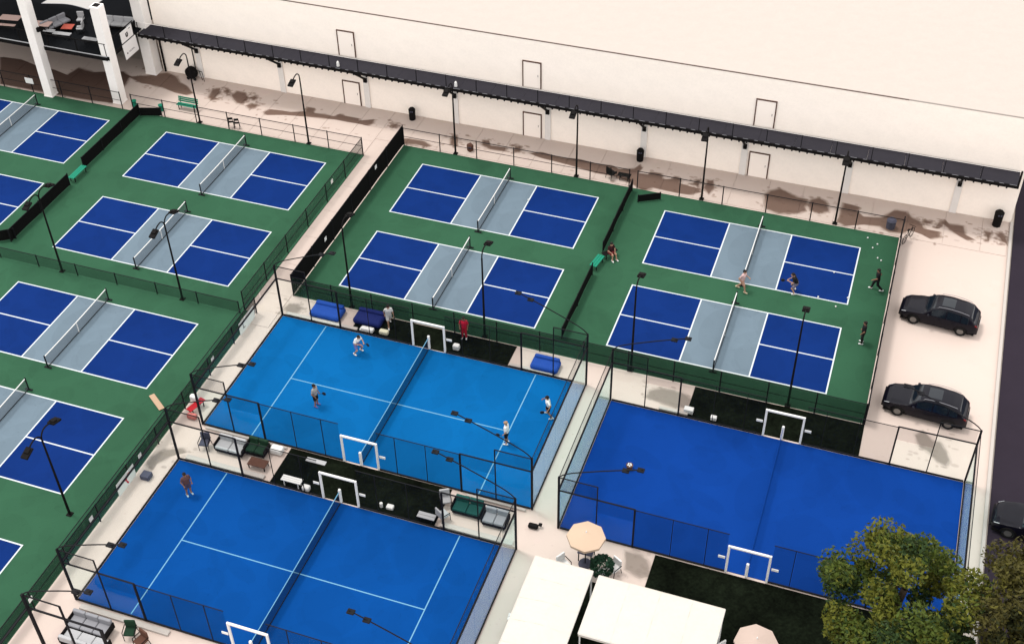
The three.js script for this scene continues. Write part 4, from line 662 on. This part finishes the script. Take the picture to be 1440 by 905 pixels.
function poseGeo(name) {
  if (built[name]) return built[name];
  const p = POSES[name], body = [], shirt = [], shorts = [], trousers = [], shoes = [], shoesR = [], hands = [], head = [];
  const nk = lerp3(p.che, p.hd, 0.55);
  for (const s of [-0.06, 0.06]) body.push([add3(p.pel, [s, 0, 0]), add3(p.che, [s * 1.2, 0, 0]), 0.105, 0.12]);
  body.push([add3(p.che, [-p.sh * 0.8, 0.11, 0]), add3(p.che, [p.sh * 0.8, 0.11, 0]), 0.06, 0.06], [add3(p.che, [0, 0.1, 0]), add3(p.hd, [0, -0.05, -0.02]), 0.058, 0.052]);
  for (const s of [-0.06, 0.06]) shirt.push([add3(p.pel, [s, 0.03, 0]), add3(p.che, [s * 1.2, 0, 0]), 0.128, 0.14]);
  shirt.push([add3(p.che, [-p.sh * 0.8, 0.11, 0]), add3(p.che, [p.sh * 0.8, 0.11, 0]), 0.078, 0.078]);
  const wristHand = {};
  for (const [S, q] of [[-1, p.L], [1, p.R]]) {
    const sh = add3(p.che, [S * p.sh, 0.11, 0]), hip = add3(p.pel, [S * 0.09, -0.06, 0]);
    body.push([sh, q.e, 0.05, 0.04], [q.e, q.w, 0.04, 0.028], [hip, q.k, 0.088, 0.058], [q.k, q.a, 0.056, 0.038], [q.a, add3(q.a, [S * 0.02, -0.04, 0.14]), 0.04, 0.03]);
    shirt.push([sh, lerp3(sh, q.e, 0.62), 0.068, 0.066]);
    shorts.push([add3(p.pel, [S * 0.06, 0.04, 0]), add3(p.pel, [S * 0.08, -0.04, 0]), 0.125, 0.12], [hip, lerp3(hip, q.k, 0.72), 0.108, 0.10]);
    trousers.push([add3(p.pel, [S * 0.06, 0.04, 0]), add3(p.pel, [S * 0.08, -0.04, 0]), 0.125, 0.12], [hip, q.k, 0.105, 0.08], [q.k, lerp3(q.k, q.a, 0.9), 0.08, 0.066]);
    (S < 0 ? shoes : shoesR).push([add3(q.a, [0, -0.035, -0.05]), add3(q.a, [S * 0.02, -0.045, 0.16]), 0.052, 0.045], [add3(q.a, [0, -0.03, -0.02]), add3(q.a, [0, 0.02, 0]), 0.05, 0.048]);
    const dir = q.w.map((v, i) => v - q.e[i]), L = Math.hypot(...dir), d = dir.map(v => v / L), side = [d[2], 0, -d[0]].map(v => v), sl = Math.hypot(...side) || 1, u = side.map(v => v / sl), n = [d[1] * u[2] - d[2] * u[1], d[2] * u[0] - d[0] * u[2], d[0] * u[1] - d[1] * u[0]];
    const P = (a, b, c) => q.w.map((v, i) => v + d[i] * a + u[i] * b + n[i] * c), hb = [];
    hb.push([P(0, 0, 0), P(0.05, 0, 0), 0.026, 0.03]);
    [[-0.03, 0.064], [-0.010, 0.074], [0.010, 0.070], [0.029, 0.056]].forEach(([o, len]) => { hb.push([P(0.05, o, 0), P(0.05 + len * 0.55, o * 1.08, -0.008), 0.0095, 0.009], [P(0.05 + len * 0.55, o * 1.08, -0.008), P(0.05 + len * 0.85, o * 1.08, -0.035), 0.009, 0.008]); });
    hb.push([P(0.01, -S * 0.022, -0.004), P(0.045, -S * 0.052, -0.02), 0.011, 0.010], [P(0.045, -S * 0.052, -0.02), P(0.075, -S * 0.05, -0.035), 0.010, 0.0085]);
    hands.push(surfaceNets(hb, 0.012, 0.0065, 0.02)); wristHand[S] = P(0.08, 0, -0.02);
  }
  const h = p.hd, H = (x, y, z) => add3(h, [x, y, z]);
  head.push([H(0, 0.03, -0.015), H(0, 0.02, 0.01), 0.088, 0.09], [H(0, -0.05, 0.03), H(0, -0.07, 0.045), 0.062, 0.042], [H(0, 0.015, 0.098), H(0, -0.018, 0.112), 0.010, 0.014], [H(-0.02, -0.05, 0.094), H(0.02, -0.05, 0.094), 0.007, 0.007], [H(-0.088, 0.01, 0), H(-0.09, -0.02, 0), 0.016, 0.012], [H(0.088, 0.01, 0), H(0.09, -0.02, 0), 0.016, 0.012], [H(-0.05, 0.035, 0.085), H(0.05, 0.035, 0.085), 0.012, 0.012]);
  const hair = [[H(0, 0.055, -0.03), H(0, 0.05, 0.015), 0.098, 0.088], [H(0, -0.02, -0.055), H(0, 0.02, -0.05), 0.072, 0.085]];
  const eyes = [[-0.034, 0.005, 0.083], [0.034, 0.005, 0.083]].map(e => new THREE.SphereGeometry(0.011, 8, 6).translate(...H(...e)));
  const cap = [[H(0, 0.06, -0.015), H(0, 0.06, 0.0), 0.102, 0.1], [H(-0.04, 0.06, 0.10), H(0.04, 0.06, 0.10), 0.03, 0.03]];
  return built[name] = { body: merge([surfaceNets(body, 0.05, 0.022), surfaceNets(head, 0.02, 0.009, 0.02), ...hands]), shirt: surfaceNets(shirt, 0.05, 0.022), shorts: surfaceNets(shorts, 0.05, 0.022), trousers: surfaceNets(trousers, 0.05, 0.022), shoes: surfaceNets(shoes, 0.02, 0.014), shoesR: surfaceNets(shoesR, 0.02, 0.014), hair: surfaceNets(hair, 0.03, 0.013), cap: surfaceNets(cap, 0.02, 0.012), eyes: merge(eyes), hand: wristHand[1] };
}
const skin = [mat(0.42, 0.24, 0.16, 0.7), mat(0.26, 0.13, 0.08, 0.7), mat(0.50, 0.31, 0.23, 0.7)], hairM = mat(0.012, 0.009, 0.008, 0.8), shoeW = mat(0.75, 0.75, 0.74, 0.7);
function person(label, x, z, turn, pose, o) {
  const g = poseGeo(pose), p = thing('person', label, 'person', [x, o.y ?? 0.035, z], turn), cloth = c => mat(...c, 0.85);
  part('body', g.body, skin[o.skin || 0], p); part('eyes', g.eyes, hairM, p);
  part('shirt', g.shirt, cloth(o.top), p); part(o.long ? 'trousers' : 'shorts', o.long ? g.trousers : g.shorts, cloth(o.legs), p);
  for (const q of [g.shoes, g.shoesR]) part('shoe', q, o.shoes ? cloth(o.shoes) : shoeW, p); part(o.cap ? 'cap' : 'hair', o.cap ? g.cap : g.hair, o.cap ? cloth(o.cap) : hairM, p);
  if (o.racket) {
    const r = thing('racket', `${o.racket} held by the ${o.who}`, 'racket', [x, (o.y ?? 0.035), z], turn), h = g.hand;
    const rc = mat(0.02, 0.02, 0.025, 0.5);
    part('handle', bar(h, add3(h, [0.03, 0.02, 0.17]), 0.016), rc, r); part('head', new THREE.CylinderGeometry(0.115, 0.115, 0.03, 20).scale(1, 1, 1.1).rotateZ(Math.PI / 2).translate(h[0] + 0.05, h[1] + 0.04, h[2] + 0.29), rc, r);
  }
}
const W_ = [0.74, 0.73, 0.71], K_ = [0.008, 0.008, 0.009];
person('person in white top and white shorts on the turf beside the navy pouf', -1.95, 14.1, 0.6, 'walk', { top: W_, legs: [0.6, 0.59, 0.57] });
person('player in white shirt and dark hair near the far glass on bright blue court', -2.75, 17.05, 1.2, 'ready', { top: W_, legs: [0.10, 0.12, 0.30], racket: 'dark padel racket', who: 'player near the far glass' });
person('player in grey shirt and black shorts on the bright blue court', -3.2, 22.0, 1.5, 'stand', { top: [0.30, 0.29, 0.28], legs: K_, skin: 1, shoes: [0.1, 0.12, 0.4], racket: 'dark padel racket', who: 'player in grey shirt' });
person('player in white shirt, black shorts and tan cap at the service line', 8.4, 21.3, -1.5, 'stand', { top: W_, legs: K_, cap: [0.35, 0.22, 0.13], racket: 'dark padel racket', who: 'player with tan cap' });
person('player in white shirt and black shorts beside the glass end wall', 10.0, 18.5, -1.2, 'swing', { top: W_, legs: K_, skin: 1, racket: 'dark padel racket', who: 'player beside the glass end wall' });
person('person dressed in red standing on the black turf', 2.95, 13.75, 0.2, 'stand', { top: [0.55, 0.012, 0.04], legs: [0.42, 0.012, 0.03], long: true, skin: 1 });
person('player in pink shirt and tan trousers beside a court net', 18.3, 3.85, 1.3, 'walk', { top: [0.62, 0.42, 0.41], legs: [0.42, 0.24, 0.18], shoes: [0.62, 0.52, 0.36] });
person('player in dark shirt and grey shorts on a blue service box', 21.5, 2.95, -1.4, 'ready', { top: K_, legs: [0.14, 0.13, 0.18], racket: 'dark pickleball paddle', who: 'player in dark shirt' });
person('seated person in black and dark red beside the teal bench', 9.35, 3.2, 0.9, 'sit', { top: [0.03, 0.006, 0.008], legs: [0.16, 0.02, 0.025], skin: 0 });
bench('black bench under the seated person', 9.28, 0.03, 3.13, 0.9, 1.1, M.black, { w: 0.4 });
person('lone player in brown on the mid blue court', -6.85, 30.4, 1.0, 'stand', { top: [0.10, 0.05, 0.05], legs: [0.06, 0.05, 0.09], skin: 1, shoes: [0.35, 0.5, 0.6] });
person('person in black with white shoes by the car park screen', 26.5, 1.1, -1.5, 'walk', { top: K_, legs: K_, long: true, skin: 1 });
person('person in dark clothes with white shoes beside the lower court', 26.3, 6.5, -1.6, 'stand', { top: K_, legs: [0.02, 0.02, 0.02], long: true, skin: 1 });
// stray balls and paddles on the court by the car park
for (const [x, z] of [[25.3, -4.2], [26.0, -3.7], [25.75, -3.2], [26.2, -2.2], [26.45, -2.0], [24.3, 3.6], [24.9, 2.5], [23.1, 3.0], [23.7, 0.2], [2.1, -1.2]]) single('ball', new THREE.SphereGeometry(0.055, 12, 8).translate(x, 0.09, z), M.white, 'white ball lying loose on a court', 'ball', 'loose balls on the courts');

// ---------------------------------------------------------------- cars
function carGeo() {
  const Lc = 4.75, top = [[0, 0.62], [0.03, 0.78], [0.10, 0.90], [0.26, 1.03], [0.30, 1.07], [0.42, 1.50], [0.48, 1.60], [0.60, 1.64], [0.78, 1.58], [0.88, 1.46], [0.955, 1.08], [0.985, 0.95], [1, 0.66]];
  const wid = [[0, 0.62], [0.03, 0.78], [0.10, 0.88], [0.25, 0.93], [0.6, 0.94], [0.85, 0.93], [0.95, 0.86], [0.99, 0.78], [1, 0.70]];
  const ev = (t, u) => { for (let i = 0; i + 1 < t.length; i++) if (u <= t[i + 1][0]) { const k = (u - t[i][0]) / (t[i + 1][0] - t[i][0]), s = k * k * (3 - 2 * k); return t[i][1] + (t[i + 1][1] - t[i][1]) * (k * 0.5 + s * 0.5); } return t[t.length - 1][1]; };
  const S = (u, v) => { // v -1..1 across: 0 = centre line on top
    const T = ev(top, u), w = ev(wid, u), belt = Math.min(T - 0.06, 0.98), a = Math.abs(v), sg = Math.sign(v); let y, z;
    const roofW = T > 1.12 ? w - 0.02 - 0.20 * Math.min(1, (T - 1.1) / 0.5) : w - 0.05;
    if (a < 0.40) { const k = a / 0.40; z = roofW * k; y = T - 0.05 * k ** 4; }
    else if (a < 0.62) { const k = (a - 0.40) / 0.22; z = roofW + (w - 0.015 - roofW) * k; y = T - 0.05 + (belt - T + 0.05) * k; }
    else { const k = (a - 0.62) / 0.38; z = w - 0.015 + 0.03 * Math.sin(k * Math.PI) - 0.05 * k * k; y = belt + (0.26 - belt) * k; }
    return [(u - 0.5) * Lc, y, sg * z];
  };
  const grid = (u0, u1, v0, v1, nu, nv, off = 0) => {
    const P = [], I = [], U = [];
    for (let i = 0; i <= nu; i++) for (let j = 0; j <= nv; j++) {
      const u = u0 + (u1 - u0) * i / nu, v = v0 + (v1 - v0) * j / nv, p = S(u, v);
      if (off) { const e = 0.004, a = S(u + e, v), b = S(u - e, v), c = S(u, v + e), d = S(u, v - e), n = V(a[0] - b[0], a[1] - b[1], a[2] - b[2]).cross(V(c[0] - d[0], c[1] - d[1], c[2] - d[2])).normalize(); const o = V(p[0], p[1] - 0.8, p[2]); if (n.dot(o) < 0) n.negate(); p[0] += n.x * off; p[1] += n.y * off; p[2] += n.z * off; }
      P.push(...p); U.push(u, v); if (i < nu && j < nv) { const q = i * (nv + 1) + j; I.push(q, q + 1, q + nv + 1, q + 1, q + nv + 2, q + nv + 1); }
    }
    const g = new THREE.BufferGeometry(); g.setAttribute('position', new THREE.Float32BufferAttribute(P, 3)); g.setAttribute('uv', new THREE.Float32BufferAttribute(U, 2)); g.setIndex(I); g.computeVertexNormals(); return g;
  };
  return { grid, Lc };
}
function car(label, x, z, turn) {
  const { grid, Lc } = carGeo(), c = thing('parked_car', label, 'car', [x, 0.012, z], turn);
  const shell = grid(0, 1, -1, 1, 64, 52);
  const b = part('body', shell, M.carPaint, c);
  part('underbody', box(Lc * 0.94, 0.12, 1.66, 0, 0.27, 0), M.black, b);
  part('nose', rbox(0.06, 0.34, 1.3, -Lc / 2 + 0.01, 0.45, 0, 0.02), M.black, b); part('tail', rbox(0.06, 0.4, 1.42, Lc / 2 - 0.01, 0.47, 0, 0.02), M.black, b);
  part('windshield', grid(0.312, 0.425, -0.37, 0.37, 10, 14, 0.008), M.carGlass, c);
  part('rear_window', grid(0.885, 0.945, -0.35, 0.35, 8, 12, 0.008), M.carGlass, c);
  part('sunroof', grid(0.50, 0.66, -0.24, 0.24, 8, 8, 0.006), M.carGlass, c);
  for (const s of [-1, 1]) {
    for (const [a, d] of [[0.40, 0.575], [0.592, 0.76], [0.775, 0.865]]) part('side_window', grid(a, d, s * 0.43, s * 0.60, 8, 5, 0.008), M.carGlass, c);
    part('headlight', grid(0.028, 0.085, s * 0.40, s * 0.60, 4, 5, 0.01), M.lampGlass, c);
    part('taillight', grid(0.955, 0.985, s * 0.42, s * 0.64, 4, 5, 0.01), M.tailRed, c);
    part('mirror', rbox(0.16, 0.14, 0.22, -0.62, 1.06, s * 1.02, 0.05), M.carPaint, c);
    part('roof_rail', tube([[-0.15, 1.62, s * 0.68], [0.4, 1.69, s * 0.70], [1.1, 1.66, s * 0.70], [1.7, 1.55, s * 0.68]], 0.016, 14, 6), M.grey, c);
    part('door_handle', [rbox(0.2, 0.03, 0.03, 0.05, 0.86, s * 0.965, 0.01), rbox(0.2, 0.03, 0.03, 0.9, 0.86, s * 0.965, 0.01)], M.carPaint, c);
    for (const wx of [-1.43, 1.42]) { const w = part('wheel', new THREE.TorusGeometry(0.27, 0.095, 10, 26).scale(1, 1, 1.15).translate(wx, 0.355, s * 0.845), M.tyre, c); part('rim', [cyl(0.2, 0.2, 0.12, 0, 0, 0, 20).rotateX(Math.PI / 2).translate(wx, 0.355, s * 0.86)], M.rim, w); part('wheel_arch', new THREE.TorusGeometry(0.395, 0.035, 6, 20, Math.PI).translate(wx, 0.355, s * 0.925), M.black, c); }
  }
  part('plate', box(0.02, 0.11, 0.5, Lc / 2 + 0.025, 0.72, 0), M.greyPale, c);
  part('hood_seam', [tube([[-1.95, 0.945, -0.6], [-1.3, 1.035, -0.72]], 0.006, 4, 4), tube([[-1.95, 0.945, 0.6], [-1.3, 1.035, 0.72]], 0.006, 4, 4)], M.black, c);
}
car('dark navy car parked beside the court with the player in dark clothes', 30.55, 2.9, -0.09);
car('black car parked in front of the unlined court corner', 30.5, 11.3, -0.07);
car('dark car standing on the asphalt road behind the trees', 37.0, 18.6, -0.1);

// ---------------------------------------------------------------- trees
function tree(label, x, z, h, r, n, seedv, tone = 0) {
  seed = seedv; const t = thing('tree', label, 'tree', [x, 0, z]);
  part('trunk', tube([[0, 0, 0], [0.1, h * 0.25, 0.05], [-0.05, h * 0.5, 0], [0.05, h * 0.72, 0.05]], 0.16, 12, 9), M.bark, t);
  const limbs = [], tips = [];
  for (let i = 0; i < 15; i++) { const a = i * 2.4 + rr(-0.3, 0.3), e = rr(0.1, 1.1), L = r * rr(0.55, 0.95), s = [0, h * rr(0.35, 0.62), 0], q = [Math.cos(a) * Math.cos(e) * L, s[1] + Math.sin(e) * L * 0.8, Math.sin(a) * Math.cos(e) * L]; limbs.push(tube([s, [q[0] * 0.5, s[1] + (q[1] - s[1]) * 0.62, q[2] * 0.5], q], 0.045, 6, 5)); tips.push(q, [q[0] * 0.6, s[1] + (q[1] - s[1]) * 0.8, q[2] * 0.6]); }
  part('limb', limbs, M.bark, t).userData.kind = 'stuff';
  for (let i = 0; i < 40; i++) { const a = rnd() * 6.28, e = Math.asin(rr(-0.25, 1)); tips.push([Math.cos(a) * Math.cos(e) * r * rr(0.6, 0.95), h * 0.60 + Math.sin(e) * r * 0.66, Math.sin(a) * Math.cos(e) * r * rr(0.6, 0.95)]); }
  const P = [[], [], []], I = [[], [], []];
  for (const q of tips) {
    const R = rr(0.35, 1.1), k = rnd() < 0.45 ? 0 : rnd() < 0.55 ? 1 : 2;
    for (let i = 0; i < n; i++) {
      const d = V(rr(-1, 1), rr(-1, 1), rr(-1, 1)); if (d.lengthSq() > 1) continue; d.multiplyScalar(R); d.y *= 0.72;
      const kk = rnd() < 0.7 ? k : Math.floor(rnd() * 3), c = V(q[0] + d.x, q[1] + d.y, q[2] + d.z), u = V(rr(-1, 1), rr(-0.6, 0.6), rr(-1, 1)).normalize(), w = V(rr(-1, 1), rr(-1, 1), rr(-1, 1)).cross(u).normalize(), s = rr(0.08, 0.16), b = P[kk].length / 3;
      for (const [e, f] of [[-1, 0], [0, -0.45], [1, 0], [0, 0.45]]) P[kk].push(c.x + u.x * e * s + w.x * f * s, c.y + u.y * e * s + w.y * f * s, c.z + u.z * e * s + w.z * f * s);
      I[kk].push(b, b + 1, b + 2, b, b + 2, b + 3);
    }
  }
  P.forEach((p, k) => { const g = new THREE.BufferGeometry(); g.setAttribute('position', new THREE.Float32BufferAttribute(p, 3)); g.setIndex(I[k]); g.computeVertexNormals(); part('crown', g, M.leaf[k + tone], t).userData.kind = 'stuff'; });
}
tree('olive green leafy tree beside the unlined court', 30.2, 29.2, 8.4, 3.7, 760, 11);
tree('brownish olive tree beside the road and dark car', 36.6, 28.3, 9.0, 4.0, 760, 23, 3);

renderer.render(scene, camera);
